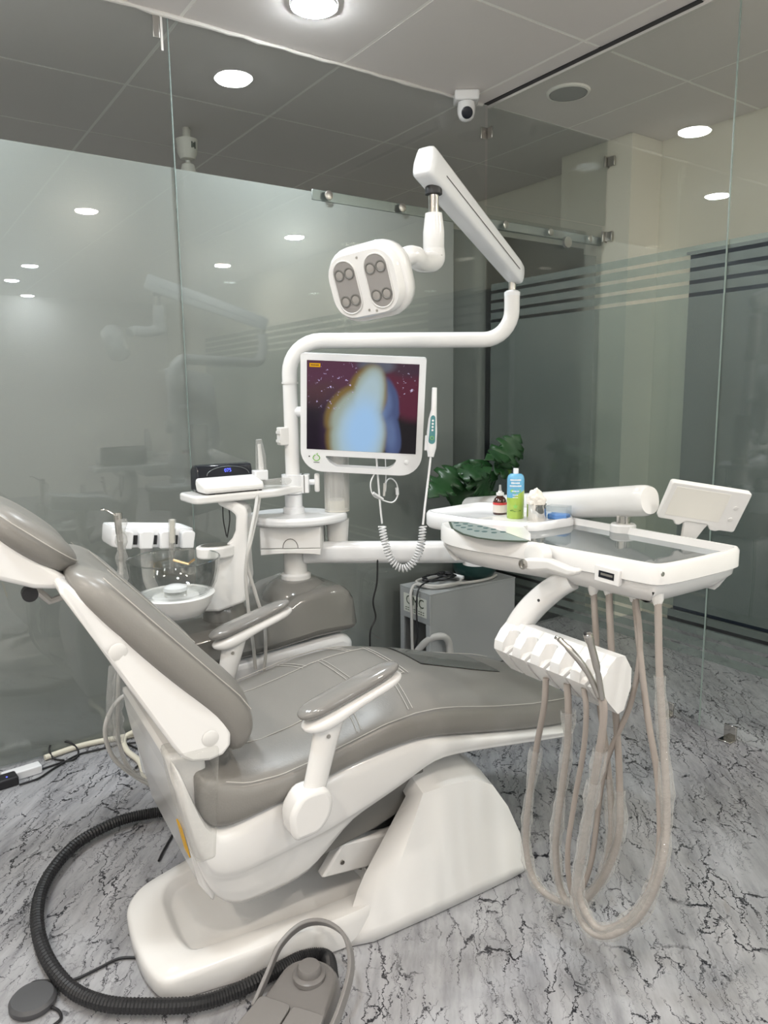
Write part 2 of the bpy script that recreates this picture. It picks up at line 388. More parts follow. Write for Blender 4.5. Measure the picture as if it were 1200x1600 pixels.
# glass partition at the back (y = 0) with frosted film behind it
wb = bpy.data.objects.new('wall_back', None); COL.objects.link(wb); wb['kind'] = 'structure'; wb.location = (-1.6, 0, 0); BASE['wall_back'] = V((-1.6, 0, 0))
for x0, x1 in ((XL, -1.603), (-1.600, -0.012), (0.014, 0.915)):
    z0 = 2.30 if x0 > 0 else 0.004
    quickbox('glass_pane', (x0, 0.0, z0), (x1, 0.010, CEIL), 'glass', wb)
def film_bits(nm, xa, xb, y0, z0, z1, par): quickbox(nm, (xa, y0, z0), (xb, y0 + 0.0015, z1), 'film', par)
film_bits('frosted_film', XL, -1.604, 0.0115, 0.006, 2.226, wb)
film_bits('frosted_film', -1.599, -0.205, 0.0115, 0.006, 2.190, wb)
film_bits('frosted_film', -1.599, -1.001, 0.0115, 2.190, 2.224, wb)
sd = quickbox('sliding_pane', (-0.222, 0.040, 0.012), (0.80, 0.050, 2.262), 'glass', wb)
film_bits('frosted_film', -0.222, 0.80, 0.0515, 0.012, 2.17, wb)
film_bits('frosted_film', 0.0, 0.915, 0.0565, 0.012, 2.14, wb)
quickbox('glass_pane', (0.014, 0.020, 0.012), (0.915, 0.030, 2.296), 'glass', wb)
rl = MB().box((-0.995, 0.018, 2.192), (0.912, 0.036, 2.238)).build('sliding_rail', 'alu', wb, bevel=0.003)
for px, py in ((513, 300), (628, 319), (790, 341), (860, 353), (922, 362)):
    c = hy(px, py, 0.0)
    MB().lathe([(0.0, 0), (0.020, 0), (0.020, 0.004), (0.016, 0.006), (0.0, 0.0055)], (c.x, -0.002, 2.215), 20, Matrix.Rotation(PI/2, 4, 'X'), cap=False).build('rail_bolt', 'steel', rl)
c = hy(888, 378, 0.0)
MB().lathe([(0.0, 0), (0.030, 0), (0.030, 0.018), (0.0, 0.018)], (c.x, 0.018, c.z), 24, Matrix.Rotation(PI/2, 4, 'X'), cap=False).build('door_roller', 'steel', rl)
# sealant line along the top of the back glass
b = MB(); pts = []
x = XL
while x < 0.0:
    pts.append(V((x, -0.004, CEIL - 0.006 + rnd.uniform(-0.003, 0.003)))); x += 0.06
b.tube(pts, [0.008 + rnd.uniform(-0.002, 0.003) for _ in pts], 8); b.build('sealant_bead', 'caulk', wb)
# joint lines of the frameless panes
quickbox('pane_joint', (-1.6025, 0.001, 0.004), (-1.6005, 0.009, CEIL), 'edge', wb)
# right partition (x = 0)
wr = bpy.data.objects.new('wall_right', None); COL.objects.link(wr); wr['kind'] = 'structure'; wr.location = (0, -1.5, 0); BASE['wall_right'] = V((0, -1.5, 0))
for y0, y1 in ((-1.300, -0.004), (-3.9, -1.304)):
    quickbox('glass_pane', (0.0, y0, 0.004), (0.010, y1, CEIL), 'glass', wr)
zt, zb_ = 1.715, hx(1054, 948, 0.0).z
for y0, y1 in ((-1.300, -0.03), (-3.9, -1.304)):
    quickbox('frosted_film', (0.0112, y0, zb_), (0.0126, y1, zt), 'film2', wr)
    for k in range(4):
        a = zt + 0.0155 + k * 0.0475
        quickbox('film_stripe', (0.0112, y0, a), (0.0126, y1, a + 0.032), 'film2', wr)
        a = zb_ - 0.0475 - k * 0.0475
        quickbox('film_stripe', (0.0112, y0, a), (0.0126, y1, a + 0.032), 'film2', wr)
quickbox('ceiling_gap', (-0.030, -1.16, CEIL - 0.004), (-0.004, -0.01, CEIL + 0.002), 'black', wr)
quickbox('ceiling_channel', (-0.003, -3.9, CEIL - 0.014), (0.016, -0.004, CEIL - 0.0005), 'caulk', wr)
quickbox('pane_joint', (0.001, -1.3032, 0.004), (0.009, -1.3008, CEIL), 'edge', wr)
def clampm(lo, hi, par): return MB().box(lo, hi).build('glass_clamp', 'steel', par, bevel=0.002)
# corner clamp, end clamps and floor clamps
clampm((-0.045, -0.008, 2.60), (-0.002, -0.001, 2.655), wb); clampm((-0.008, -0.045, 2.60), (-0.001, -0.010, 2.655), wr)
for pz in (2.64, 2.235):
    clampm((0.885, -0.010, pz - 0.03), (0.925, -0.001, pz + 0.03), wb)
    clampm((0.905, -0.055, pz - 0.025), (0.919, -0.012, pz + 0.025), wb)
for yy in (-1.165, -1.44):
    MB().box((-0.009, yy - 0.025, 0.001), (-0.001, yy + 0.025, 0.060)).box((-0.050, yy - 0.025, 0.001), (-0.009, yy + 0.025, 0.008)).build('glass_clamp', 'chrome', wr, bevel=0.002)
clampm((-1.66, -0.006, 2.67), (-1.635, -0.0005, 2.75), wb)
quickbox('sealant_strip', (-1.632, -0.005, 2.63), (-1.624, -0.0005, CEIL), 'caulk', wb)
# walls beyond the glass and behind the camera
struct(quickbox('wall_corridor', (1.20, YF, 0), (XR, YB, CEIL), 'creamwall'))
struct(quickbox('trim_1', (0.93, -0.155, 0), (1.199, 0.35, CEIL - 0.001), 'creamwall'))
struct(quickbox('wall_next_room', (XL, YB - 0.05, 0), (1.199, YB, CEIL), 'offwhite'))
struct(quickbox('wall_left', (XL, YF, 0), (XL + 0.05, YB - 0.051, CEIL), 'offwhite'))
struct(quickbox('wall_front', (XL + 0.051, YF, 0), (1.199, YF + 0.05, CEIL), 'offwhite'))
dr = bpy.data.objects.new('door_1', None); COL.objects.link(dr); dr['kind'] = 'structure'; dr.location = (1.19, -0.85, 0); BASE['door_1'] = V((1.19, -0.85, 0))
MB().box((1.165, -1.95, 0.075), (1.199, -0.39, 2.10)).build('door_leaf', 'navy', dr, bevel=0.003)
MB().box((1.160, -1.97, 0.0), (1.1995, -0.36, 0.070)).build('threshold', 'black', dr, bevel=0.002)
MB().box((1.158, -1.97, 2.103), (1.1995, -0.37, 2.118)).build('door_frame', 'black', dr, bevel=0.002)

# ------------------------------------------------------------------ ceiling things
for k, (x, y, mt) in enumerate(LAMPS):
    where = 'of the room behind the back glass, added to brighten it' if y > 0 else 'over the corridor, added to brighten it' if x > 0 else ['by the corner camera', 'beside the back glass', 'over the chair head', 'behind the chair', 'near the glass corner'][k] if k < 5 else ('beside the left wall' if x < -3.5 else 'further down the clinic')
    t = thing('ceiling_downlight', 'round flush LED downlight in the ceiling ' + where, 'downlight', (x, y, CEIL - 0.012), 'round LED downlights')
    MB().lathe([(0.080, 0.006), (0.080, 0.003), (0.086, 0.003), (0.088, 0.008), (0.088, 0.0118)], (x, y, CEIL - 0.012), 40, cap=False).build('rim', 'white2', t)
    MB().lathe([(0.0005, -0.006), (0.060, -0.0055), (0.074, -0.002), (0.0805, 0.005)], (x, y, CEIL - 0.012), 40, cap=False).build('lit_panel', mt, t)
p = hz(888, 143, CEIL)
t = thing('ceiling_speaker', 'round grey flush ceiling speaker above the corridor', 'speaker', (p.x, p.y, CEIL - 0.012))
MB().lathe([(0.0, 0.0), (0.085, 0.0), (0.088, 0.004), (0.088, 0.0115)], (p.x, p.y, CEIL - 0.012), 36, cap=False).build('grille', 'speaker', t)
MB().lathe([(0.089, 0.0), (0.100, 0.002), (0.102, 0.0115)], (p.x, p.y, CEIL - 0.012), 36, cap=False).build('rim', 'tbar', t)
# fan mount seen through the clear band of the glass
q = hz(291, 200, CEIL)
t = thing('fan_rod', 'cream fan rod with two flared cups hanging behind the clear glass band', 'fan rod', (q.x, q.y, CEIL))
c = V((q.x, q.y, 0))
zz = lambda py: hy(293, py, q.y).z
MB().tube([c + V((0, 0, CEIL)), c + V((0, 0, zz(285)))], 0.013, 12).build('rod', 'beige', t)
MB().lathe([(0.018, zz(200)), (0.022, zz(202)), (0.022, zz(216)), (0.016, zz(217))], c, 20).build('collar', 'beige', t)
MB().lathe([(0.058, zz(219)), (0.056, zz(224)), (0.052, zz(240)), (0.038, zz(249)), (0.016, zz(251))], c, 28).build('upper_cup', 'beige', t)
MB().lathe([(0.016, zz(255)), (0.034, zz(258)), (0.046, zz(275)), (0.070, zz(300)), (0.09, zz(330))], c, 28).build('lower_cup', 'beige', t)
_vc = (CAM - V((q.x, q.y, 0))); _ac = math.atan2(_vc.y, _vc.x) + 0.62
_zc = zz(230)
for k, (da, h_) in enumerate(((-0.16, 0.030), (0.02, 0.022), (0.18, 0.034))):
    bq = MB(); bq.loft([[c + V((r_*math.cos(_ac + da + e_), r_*math.sin(_ac + da + e_), _zc + z_)) for r_, e_ in ((0.0535, -0.06), (0.0575, -0.06), (0.0575, 0.06), (0.0535, 0.06))] for z_ in (-h_/2, h_/2)])
    bq.build('print_mark', 'ink', t)
# security camera
p = hz(722, 148, CEIL)
t = thing('security_camera', 'small white dome security camera on the ceiling at the glass corner', 'camera', (p.x, p.y, CEIL))
fx = frame((p.x, p.y - 0.03, CEIL), (0.82, -0.57, 0), (0, 0, 1))
MB().box((-0.058, -0.05, -0.046), (0.058, 0.05, -0.0005), fx).build('mount_box', 'white', t, bevel=0.010, seg=3)
hc = fx @ V((0.0, -0.008, -0.085))
MB().lathe([(0.030, 0.042), (0.040, 0.036), (0.043, 0.01), (0.041, -0.012), (0.034, -0.032), (0.020, -0.043), (0.0005, -0.047)], hc, 32).build('housing', 'white', t)
dv = (CAM + V((0.5, 0, -0.5)) - hc).normalized()
qm = dv.to_track_quat('Z', 'Y').to_matrix().to_4x4()
MB().lathe([(0.027, 0.022), (0.0265, 0.043), (0.022, 0.046), (0.0005, 0.047)], hc, 28, qm).build('lens', 'blackg', t)

# ================================================================== DENTAL CHAIR (local frame: x to the feet, y away from the camera)
CH_A = math.radians(-4); CH_O = V((-1.6, -1.21, 0))
chair = thing('dental_chair', 'reclined dental chair with grey leatherette cushions on a white moulded base', 'dental chair', (0, 0, 0))
chair.location = CH_O; chair.rotation_euler = (0, 0, CH_A)     # parts are given in the chair's own frame (BASE stays at 0)
def interp(tab, x):
    if x <= tab[0][0]: return tab[0][1:]
    for a, b in zip(tab, tab[1:]):
        if x <= b[0]:
            t = (x - a[0]) / (b[0] - a[0]); t = t*t*(3-2*t) if False else t
            return tuple(p + (q - p) * t for p, q in zip(a[1:], b[1:]))
    return tab[-1][1:]
def smooth_tab(tab, n=4):
    pts = [V(r[1:4]) for r in tab]; xs = [r[0] for r in tab]
    return tab
# --- floor base with its recessed tray
def rounded(poly, r, n=4):
    out = []; m = len(poly)
    for i in range(m):
        p0, p, p1 = V(poly[i-1]), V(poly[i]), V(poly[(i+1) % m])
        a = (p0 - p); b_ = (p1 - p); rr = min(r, a.length*0.45, b_.length*0.45)
        A = p + a.normalized()*rr; B = p + b_.normalized()*rr
        for k in range(n + 1):
            t = k / n; out.append(((1-t)**2)*A + 2*t*(1-t)*p + t*t*B)
    return out
outer = [(-0.655, -0.05), (-0.652, -0.165), (-0.630, -0.250), (-0.19, -0.316), (-0.06, -0.302), (-0.06, 0.14), (-0.17, 0.175), (-0.42, 0.165), (-0.60, 0.115), (-0.645, 0.06)]
ro = rounded(outer, 0.045, 4)
inner = [(-0.560, -0.05), (-0.560, -0.13), (-0.545, -0.195), (-0.20, -0.245), (-0.06, -0.245), (-0.06, 0.08), (-0.20, 0.105), (-0.40, 0.105), (-0.525, 0.085), (-0.555, 0.03)]
ri = rounded(inner, 0.03, 4)
def off(r, z, s=1.0, c=(-0.20, -0.08)):
    out_ = []
    for p in r:
        x = c[0] + (p[0]-c[0])*s; y = c[1] + (p[1]-c[1])*s
        out_.append(V((x, y, z*(0.66 + 0.34*max(0, min(1, (x + 0.65)/0.45))))))
    return out_
b = MB(); b.loft([off(ro, 0.004, 0.985), off(ro, 0.020, 0.998), off(ro, 0.066, 1.0), off(ro, 0.082, 0.992), off(ro, 0.089, 0.975), off(ri, 0.090, 1.03), off(ri, 0.085, 1.0), off(ri, 0.055, 0.965), off(ri, 0.050, 0.94)])
b.build('base', 'white', chair, smooth=50)
# --- moulded hood over the lift
def hood():
    b = MB(); yc = -0.085
    secs = []   # sections from head end to foot end: x along the side (floor -> top), half widths, top height
    left = [(0, -0.198), (0.08, -0.186), (0.16, -0.168), (0.22, -0.176), (0.45, -0.135), (1.0, 0.030)]
    for xf, xt, wf, wt, zt_ in ((None, None, 0.222, 0.150, 0.300), (-0.128, 0.050, 0.242, 0.200, 0.326), (0.05, 0.13, 0.242, 0.204, 0.330), (0.22, 0.220, 0.238, 0.204, 0.318),
                                (0.32, 0.275, 0.234, 0.204, 0.285), (0.365, 0.330, 0.230, 0.204, 0.205), (0.385, 0.378, 0.226, 0.204, 0.105), (0.400, 0.402, 0.190, 0.170, 0.06)):
        ring = []
        N_ = 10
        def sx(t): return interp(left, t)[0] if xf is None else xf + (xt-xf)*t
        for k in range(N_ + 1):
            t = k / N_; ring.append(V((sx(t), yc - (wf + (wt-wf)*t), 0.004 + (zt_-0.004)*t)))
        for k in range(1, 6):
            t = k / 6; ring.append(V((sx(1.0) + 0.02*math.sin(PI*t), yc - wt + 2*wt*t, zt_ + 0.020*math.sin(PI*t))))
        for k in range(N_ + 1):
            t = 1 - k / N_; ring.append(V((sx(t), yc + (wf + (wt-wf)*t), 0.004 + (zt_-0.004)*t)))
        secs.append(ring)
    b.loft(secs, cap=False, closed=False)
    b.add(list(secs[-1]), [tuple(range(len(secs[-1])))])
    o = b.build('base_hood', 'white', chair, smooth=32)
    md = o.modifiers.new('shell', 'SOLIDIFY'); md.thickness = 0.006; md.offset = 0
    return o
hood()
# --- lift linkage
def slab(name, poly, y0, y1, mat, bevel=0.006, par=None, seg=2):
    return MB().prism(poly, lambda p: V((p[0], y0, p[1])), lambda p: V((p[0], y1, p[1]))).build(name, mat, par or chair, bevel=bevel, seg=seg)
slab('lift_link', [(-0.208, 0.131), (-0.085, 0.115), (0.08, 0.112), (0.08, 0.19), (-0.005, 0.19), (-0.145, 0.208)], -0.205, -0.17, 'white')
slab('lift_link', [(-0.215, 0.131), (0.08, 0.112), (0.08, 0.19), (-0.155, 0.208)], 0.02, 0.055, 'white')
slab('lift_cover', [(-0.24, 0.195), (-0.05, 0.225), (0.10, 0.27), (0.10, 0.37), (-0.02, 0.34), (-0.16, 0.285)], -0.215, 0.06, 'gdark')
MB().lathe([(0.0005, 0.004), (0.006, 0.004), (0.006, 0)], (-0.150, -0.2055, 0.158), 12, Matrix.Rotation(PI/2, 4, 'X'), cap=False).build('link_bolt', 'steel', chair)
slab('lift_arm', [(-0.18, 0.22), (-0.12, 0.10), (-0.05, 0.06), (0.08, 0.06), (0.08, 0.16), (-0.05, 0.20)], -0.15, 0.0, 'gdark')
# --- under-seat shell
SHT = [(-0.582, 0.590, 0.575, 0.562), (-0.565, 0.560, 0.470, 0.445), (-0.545, 0.500, 0.385, 0.350), (-0.520, 0.425, 0.310, 0.258), (-0.492, 0.398, 0.285, 0.208), (-0.457, 0.403, 0.278, 0.174), (-0.417, 0.412, 0.280, 0.163), (-0.35, 0.424, 0.290, 0.167), (-0.284, 0.440, 0.300, 0.172), (-0.236, 0.452, 0.306, 0.198),
       (-0.196, 0.461, 0.316, 0.243), (-0.147, 0.469, 0.330, 0.302), (-0.08, 0.476, 0.350, 0.324), (0.012, 0.483, 0.380, 0.356), (0.07, 0.478, 0.405, 0.385), (0.119, 0.468, 0.415, 0.400), (0.20, 0.450, 0.408, 0.392), (0.40, 0.404, 0.374, 0.362), (0.60, 0.356, 0.334, 0.326), (0.655, 0.343, 0.328, 0.322)]
def shell_ring(x, zt, zc, zb):
    e = 0.283 - 0.03*max(0, (x - 0.3)/0.35); lo = min(0.020, max(0.004, (zc - zb)*0.5)); zb = zb - 0.014*max(0, min(1, (zc - zb - 0.03)/0.06))
    half = [(e - 0.016, zt), (e, zt - 0.010), (e + 0.002, (zt + zc)/2), (e, zc + 0.008), (e - 0.006, zc), (e - lo, zc - min(0.016, (zc-zb)*0.5)), (e - lo*1.4, zb + (zc-zb)*0.25), (e - lo*1.4 - 0.020, zb)]
    return [V((x, -y, z)) for y, z in half] + [V((x, y, z)) for y, z in reversed(half)]
MB().loft([shell_ring(*r) for r in SHT]).build('seat_shell', 'white', chair, smooth=60, sub=1)
# head-end panel wrapped in clear plastic, with its yellow sticker
MB().loft([[V((-0.588, y, 0.585)), V((-0.570, y, 0.49)), V((-0.528, y, 0.25)), V((-0.495, y, 0.19)), V((-0.48, y, 0.30)), V((-0.50, y, 0.57))] for y in (-0.235, -0.21, 0.21, 0.235)]).build('rear_panel', 'white', chair, bevel=0.012)
MB().loft([[V((-0.592, y, 0.60)), V((-0.578, y, 0.50)), V((-0.545, y, 0.34)), V((-0.50, y, 0.34)), V((-0.48, y, 0.60))] for y in (-0.288, -0.20)]).build('plastic_wrap', sleevemat('thin clear wrap', 0.03), chair, bevel=0.01)
MB().loft([[V((-0.560 + 0.0018, y, 0.395)), V((-0.5445 + 0.002, y, 0.315)), V((-0.540, y, 0.315)), V((-0.555, y, 0.395))] for y in (-0.215, -0.175)]).build('warning_sticker', 'yellow', chair)
# --- seat cushion
ST = [(-0.532, 0.450, 0.520, 0.522, 0.245), (-0.522, 0.410, 0.530, 0.545, 0.268), (-0.50, 0.395, 0.522, 0.550, 0.282), (-0.47, 0.390, 0.508, 0.546, 0.287), (-0.42, 0.400, 0.491, 0.532, 0.288), (-0.34, 0.416, 0.488, 0.524, 0.288), (-0.25, 0.438, 0.502, 0.534, 0.288), (-0.146, 0.460, 0.524, 0.558, 0.288),
      (-0.06, 0.470, 0.542, 0.582, 0.288), (0.03, 0.474, 0.549, 0.594, 0.287), (0.10, 0.464, 0.545, 0.596, 0.286), (0.16, 0.452, 0.534, 0.588, 0.284), (0.30, 0.420, 0.500, 0.545, 0.276), (0.45, 0.385, 0.466, 0.500, 0.258), (0.60, 0.352, 0.438, 0.462, 0.232), (0.655, 0.345, 0.425, 0.440, 0.205), (0.678, 0.365, 0.405, 0.42, 0.18)]
def seat_at(x): return interp(ST, x)
def seat_top(x, y):
    zb, zs, zc, w = seat_at(x); u = min(1, abs(y) / w)
    return zs + (zc - zs) * (1 - u**2.6)
def seat_ring(x):
    zb, zs, zc, w = seat_at(x); ring = []
    for k in range(13):
        y = -w + 2*w*k/12
        ring.append(V((x, y*0.985, zs + (zc-zs)*(1 - abs(y/w)**2.6))))
    ring.append(V((x, w*1.012, zs - (zs-zb)*0.3))); ring.append(V((x, w*1.01, zs - (zs-zb)*0.8))); ring.append(V((x, w*0.99, zb)))
    ring.append(V((x, 0, zb - 0.0)))
    ring.append(V((x, -w*0.99, zb))); ring.append(V((x, -w*1.01, zs - (zs-zb)*0.8))); ring.append(V((x, -w*1.012, zs - (zs-zb)*0.3)))
    return ring
xs = [-0.532, -0.525, -0.51, -0.49, -0.46, -0.42, -0.36, -0.30, -0.24, -0.18, -0.12, -0.06, -0.01, 0.04, 0.09, 0.14, 0.20, 0.28, 0.36, 0.44, 0.52, 0.58, 0.62, 0.655, 0.672, 0.678]
MB().loft([seat_ring(x) for x in xs]).build('seat_cushion', 'leather', chair, smooth=75, sub=1)
sc_ = [o for o in chair.children if o.name.startswith('seat_cushion')][0]
def stitch(pts, par, r=0.0013, n=5):
    return MB().tube(pts, r, n).build('stitching', 'thread', par)
for s in (-1, 1):
    stitch([V((x, s*seat_at(x)[3]*0.985, seat_at(x)[1] + 0.004)) for x in [-0.47 + 0.02*k for k in range(58)] if x < 0.66], sc_)
# panel seams over the thighs
def across(x0, x1, ys): return [V((x0 + (x1-x0)*k/12, ys[0] + (ys[1]-ys[0])*k/12, seat_top(x0 + (x1-x0)*k/12, ys[0] + (ys[1]-ys[0])*k/12) + 0.0018)) for k in range(13)]
for s in (-1, 1):
    for dx in (0.0, 0.012):
        stitch(across(-0.13 + dx, -0.10 + dx, (s*0.265, s*0.12)), sc_, 0.0011)
        stitch(across(0.02 + dx, 0.05 + dx, (s*0.265, s*0.12)), sc_, 0.0011)
    stitch(across(-0.42, 0.10, (s*0.15, s*0.115)), sc_, 0.0011)
for dx in (0.0, 0.012):
    stitch(across(-0.05 + dx, -0.05 + dx, (-0.12, 0.12)), sc_, 0.0011); stitch(across(0.10 + dx, 0.10 + dx, (-0.12, 0.12)), sc_, 0.0011)
MB().loft([[V((x, y, seat_top(x, y) + 0.0025)) for x in (0.20, 0.30, 0.42, 0.50)] for y in (-0.05, 0.03, 0.10, 0.17)], cap=False, closed=False).build('leg_reflection', pmat('painted reflection on vinyl', (0.155, 0.155, 0.145), 0.2, coat=0.3), chair)  # darker sheet stands in for a reflection on the legrest vinyl
# --- backrest
BD = V((0.662, 0, -0.749)); BN = V((0.749, 0, 0.662)); B0 = V((-0.716, 0, 1.022))
BL = 0.545
def back_w(t): return interp([(0, 0.170), (0.03, 0.202), (0.10, 0.236), (0.3, 0.262), (0.6, 0.273), (0.9, 0.273), (0.97, 0.262), (1.0, 0.235)], t)[0]
def back_ring(t):
    w = back_w(t); p = B0 + BD * (BL * t)
    edge = interp([(0, 0.030), (0.04, 0.012), (0.12, 0.0), (0.80, 0.0), (0.90, 0.008), (0.96, 0.026), (1.0, 0.060)], t)[0]
    thick = interp([(0, 0.010), (0.05, 0.056), (0.2, 0.074), (0.7, 0.078), (0.9, 0.088), (0.97, 0.08), (1.0, 0.02)], t)[0]
    ring = []
    for k in range(17):
        y = -w + 2*w*k/16; u = abs(y)/w
        bulge = 0.016*(1-u**4) + (0.014*math.exp(-((u-0.72)/0.16)**2)) - 0.010*math.exp(-(u/0.35)**2)
        ring.append(p - BN*edge + BN*bulge*min(1, t*8, (1-t)*8) + V((0, y, 0)))
    for fy, fd in ((1.03, 0.30), (1.02, 0.75), (0.93, 1.0), (0.0, 1.0), (-0.93, 1.0), (-1.02, 0.75), (-1.03, 0.30)):
        ring.append(p - BN*(edge + thick*fd) + V((0, w*fy, 0)))
    return ring
bc = MB().loft([back_ring(t) for t in (0, 0.02, 0.05, 0.10, 0.18, 0.28, 0.38, 0.48, 0.58, 0.68, 0.78, 0.86, 0.92, 0.965, 0.99, 1.0)]).build('backrest_cushion', 'leather', chair, smooth=75, sub=1)
for s in (-1, 1):
    stitch([B0 + BD*(BL*t) + BN*(0.0035 - max(0, t-0.80)*0.08) + V((0, s*back_w(t)*0.985, 0)) for t in [0.08 + 0.02*k for k in range(41)]], bc)
    stitch([B0 + BD*(BL*t) + BN*(0.0185) + V((0, s*back_w(t)*0.50, 0)) for t in [0.12 + 0.02*k for k in range(36)]], bc)
# white moulded back shell
bs = [(-0.766, 0.985), (-0.750, 0.985), (-0.705, 0.930), (-0.656, 0.876), (-0.606, 0.826), (-0.558, 0.776), (-0.520, 0.735), (-0.486, 0.695), (-0.462, 0.655), (-0.450, 0.620), (-0.452, 0.590), (-0.470, 0.572), (-0.500, 0.566), (-0.540, 0.573), (-0.562, 0.590), (-0.580, 0.620), (-0.670, 0.787), (-0.724, 0.890), (-0.768, 0.968)]
def bsw(p): return interp([(0.56, 0.276), (0.75, 0.272), (0.90, 0.245), (0.99, 0.20)], p[1])[0]
b = MB(); b.prism(bs, lambda p: V((p[0], -bsw(p), p[1])), lambda p: V((p[0], bsw(p), p[1])))
bsh = b.build('back_shell', 'white', chair, bevel=0.014, seg=3, smooth=35)
for (x, z) in ((-0.672, 0.842), (-0.497, 0.617)):
    wv = bsw((x, z))
    MB().lathe([(0.0005, 0.0018), (0.016, 0.0018), (0.019, 0.0)], (x, -wv + 0.0005, z), 24, Matrix.Rotation(PI/2, 4, 'X'), cap=False).build('screw_cap', 'mount', bsh)
# --- headrest
hr = bpy.data.objects.new('headrest', None); COL.objects.link(hr); hr.parent = chair
HD = V((-0.77, 0, 0.638)); HN = V((0.638, 0, 0.77)); H0 = V((-0.735, 0, 0.958))
def head_ring(t):
    L = 0.25; p = H0 + HD*(L*t)
    w = 0.145*min(1, (1-abs(2*t-1)**3.2))**0.5 + 0.012; ring = []
    th = 0.086*(1-abs(2*t-1)**3.0)**0.5 + 0.006
    for k in range(20):
        a = 2*PI*k/20; cy = math.cos(a); sz = math.sin(a)
        y = w*math.copysign(abs(cy)**0.65, cy); z = math.copysign(abs(sz)**0.75, sz)
        ring.append(p + V((0, y, 0)) + HN*(0.038 + th*(z*0.5) - (0.016*math.exp(-(y/0.06)**2) if z > 0 else 0)))
    return ring
hc_ = MB().loft([head_ring(t) for t in (0.0, 0.02, 0.06, 0.13, 0.25, 0.4, 0.55, 0.7, 0.83, 0.92, 0.97, 1.0)]).build('headrest_cushion', 'leather', hr, smooth=80, sub=1)
stitch([H0 + HD*(0.25*t) + HN*0.052 + V((0, -(0.145*min(1, (1-abs(2*t-1)**3.2))**0.5 + 0.0135), 0)) for t in [0.05 + 0.025*k for k in range(37)]], hr)
MB().prism([(0.0, 0.0), (0.012, 0.018), (0.24, 0.018), (0.255, 0.0), (0.235, -0.050), (0.15, -0.062), (0.06, -0.035)],
           lambda p: H0 + HD*p[0] + HN*(p[1]-0.004) + V((0, -0.135, 0)), lambda p: H0 + HD*p[0] + HN*(p[1]-0.004) + V((0, 0.135, 0))).build('headrest_shell', 'white', hr, bevel=0.012, seg=3)
kc = H0 + HD*0.155 + HN*(-0.085)
MB().lathe([(0.0005, 0.02), (0.026, 0.02), (0.029, 0.014), (0.029, -0.014), (0.026, -0.02), (0.0005, -0.02)], kc + V((0, -0.115, 0)), 28, Matrix.Rotation(PI/2, 4, 'X'), cap=False).build('tilt_knob', 'white', hr, smooth=30)
MB().box((-0.02, -0.03, -0.05), (0.02, 0.03, 0.03), Matrix.Translation(kc + HN*0.02) ).build('knob_block', 'white', hr, bevel=0.006)
MB().tube([H0 + HD*0.06 + HN*(-0.045) + V((0, -0.05, 0)), H0 + HN*(-0.055) + V((0, -0.05, 0)), B0 + BD*0.06 - BN*0.08 + V((0, -0.05, 0))], 0.009, 8).build('support_bar', 'steel', hr)
MB().lathe([(0.0005, 0.012), (0.016, 0.012), (0.016, -0.012), (0.0005, -0.012)], H0 + HD*0.055 + HN*(-0.055) + V((0, -0.10, 0)), 18, Matrix.Rotation(PI/2, 4, 'X'), cap=False).build('hinge', 'black', hr)
# --- armrests
for s in (-1, 1):
    ar = bpy.data.objects.new('armrest', None); COL.objects.link(ar); ar.parent = chair
    yy = 0.325*s
    a0 = V((-0.305, yy, 0.622)); a1 = V((-0.045, yy, 0.700)); d = (a1 - a0).normalized(); nn = V((-d.z, 0, d.x))
    def aring(t, wsc, z0, z1):
        p = a0 + (a1 - a0)*t; e = max(0.03, (1 - abs(2*t-1)**6))**0.5; w = 0.035*wsc*e*(1.0 - 0.10*t) + 0.002
        return [p + nn*(z0 if k % 2 == 0 else z1) for k in range(0)] + [p + V((0, w*math.cos(2*PI*k/16), 0)) + nn*((z0+z1)/2 + (z1-z0)/2*math.copysign(abs(math.sin(2*PI*k/16))**0.6, math.sin(2*PI*k/16))*e) for k in range(16)]
    ts = (0, 0.015, 0.05, 0.12, 0.25, 0.4, 0.55, 0.7, 0.85, 0.94, 0.98, 1.0)
    def bodyring(t):
        r = aring(t, 1.06, -0.026 - 0.016*max(0, 1-abs(t-0.2)/0.3), 0.005); return r
    MB().loft([bodyring(t) for t in ts]).build('arm_body', 'white', ar, smooth=50, sub=1)
    MB().loft([aring(t, 1.0, 0.002, 0.036 - 0.006*t) for t in ts]).build('arm_pad', 'gpad', ar, smooth=60, sub=1)
    b = MB(); rings = []
    for t in (0, 0.1, 0.5, 1.0):
        p = V((-0.232, yy, 0.620)).lerp(V((-0.285, yy, 0.430)), t); wx = 0.038 - 0.010*min(1, t*1.4); wy = 0.020
        rings.append([p + V((wx*math.cos(2*PI*k/14), wy*math.sin(2*PI*k/14), 0)) for k in range(14)])
    b.loft(rings); b.build('arm_post', 'white', ar, smooth=50)
    yo = [yy - 0.035*s, yy + 0.030*s]
    pl = rounded([(-0.345, 0.375), (-0.350, 0.425), (-0.318, 0.470), (-0.258, 0.470), (-0.240, 0.440), (-0.245, 0.400), (-0.275, 0.362), (-0.335, 0.358)], 0.02, 3)
    MB().prism(pl, lambda p: V((p.x, yo[0], p.y)), lambda p: V((p.x, yo[1], p.y))).build('arm_mount', 'white', ar, bevel=0.012, seg=3, smooth=40)
    MB().lathe([(0.0005, 0.002), (0.005, 0.002), (0.005, 0)], (-0.247, yy - 0.0202, 0.587), 10, Matrix.Rotation(PI/2, 4, 'X'), cap=False).build('arm_screw', 'steel', ar)

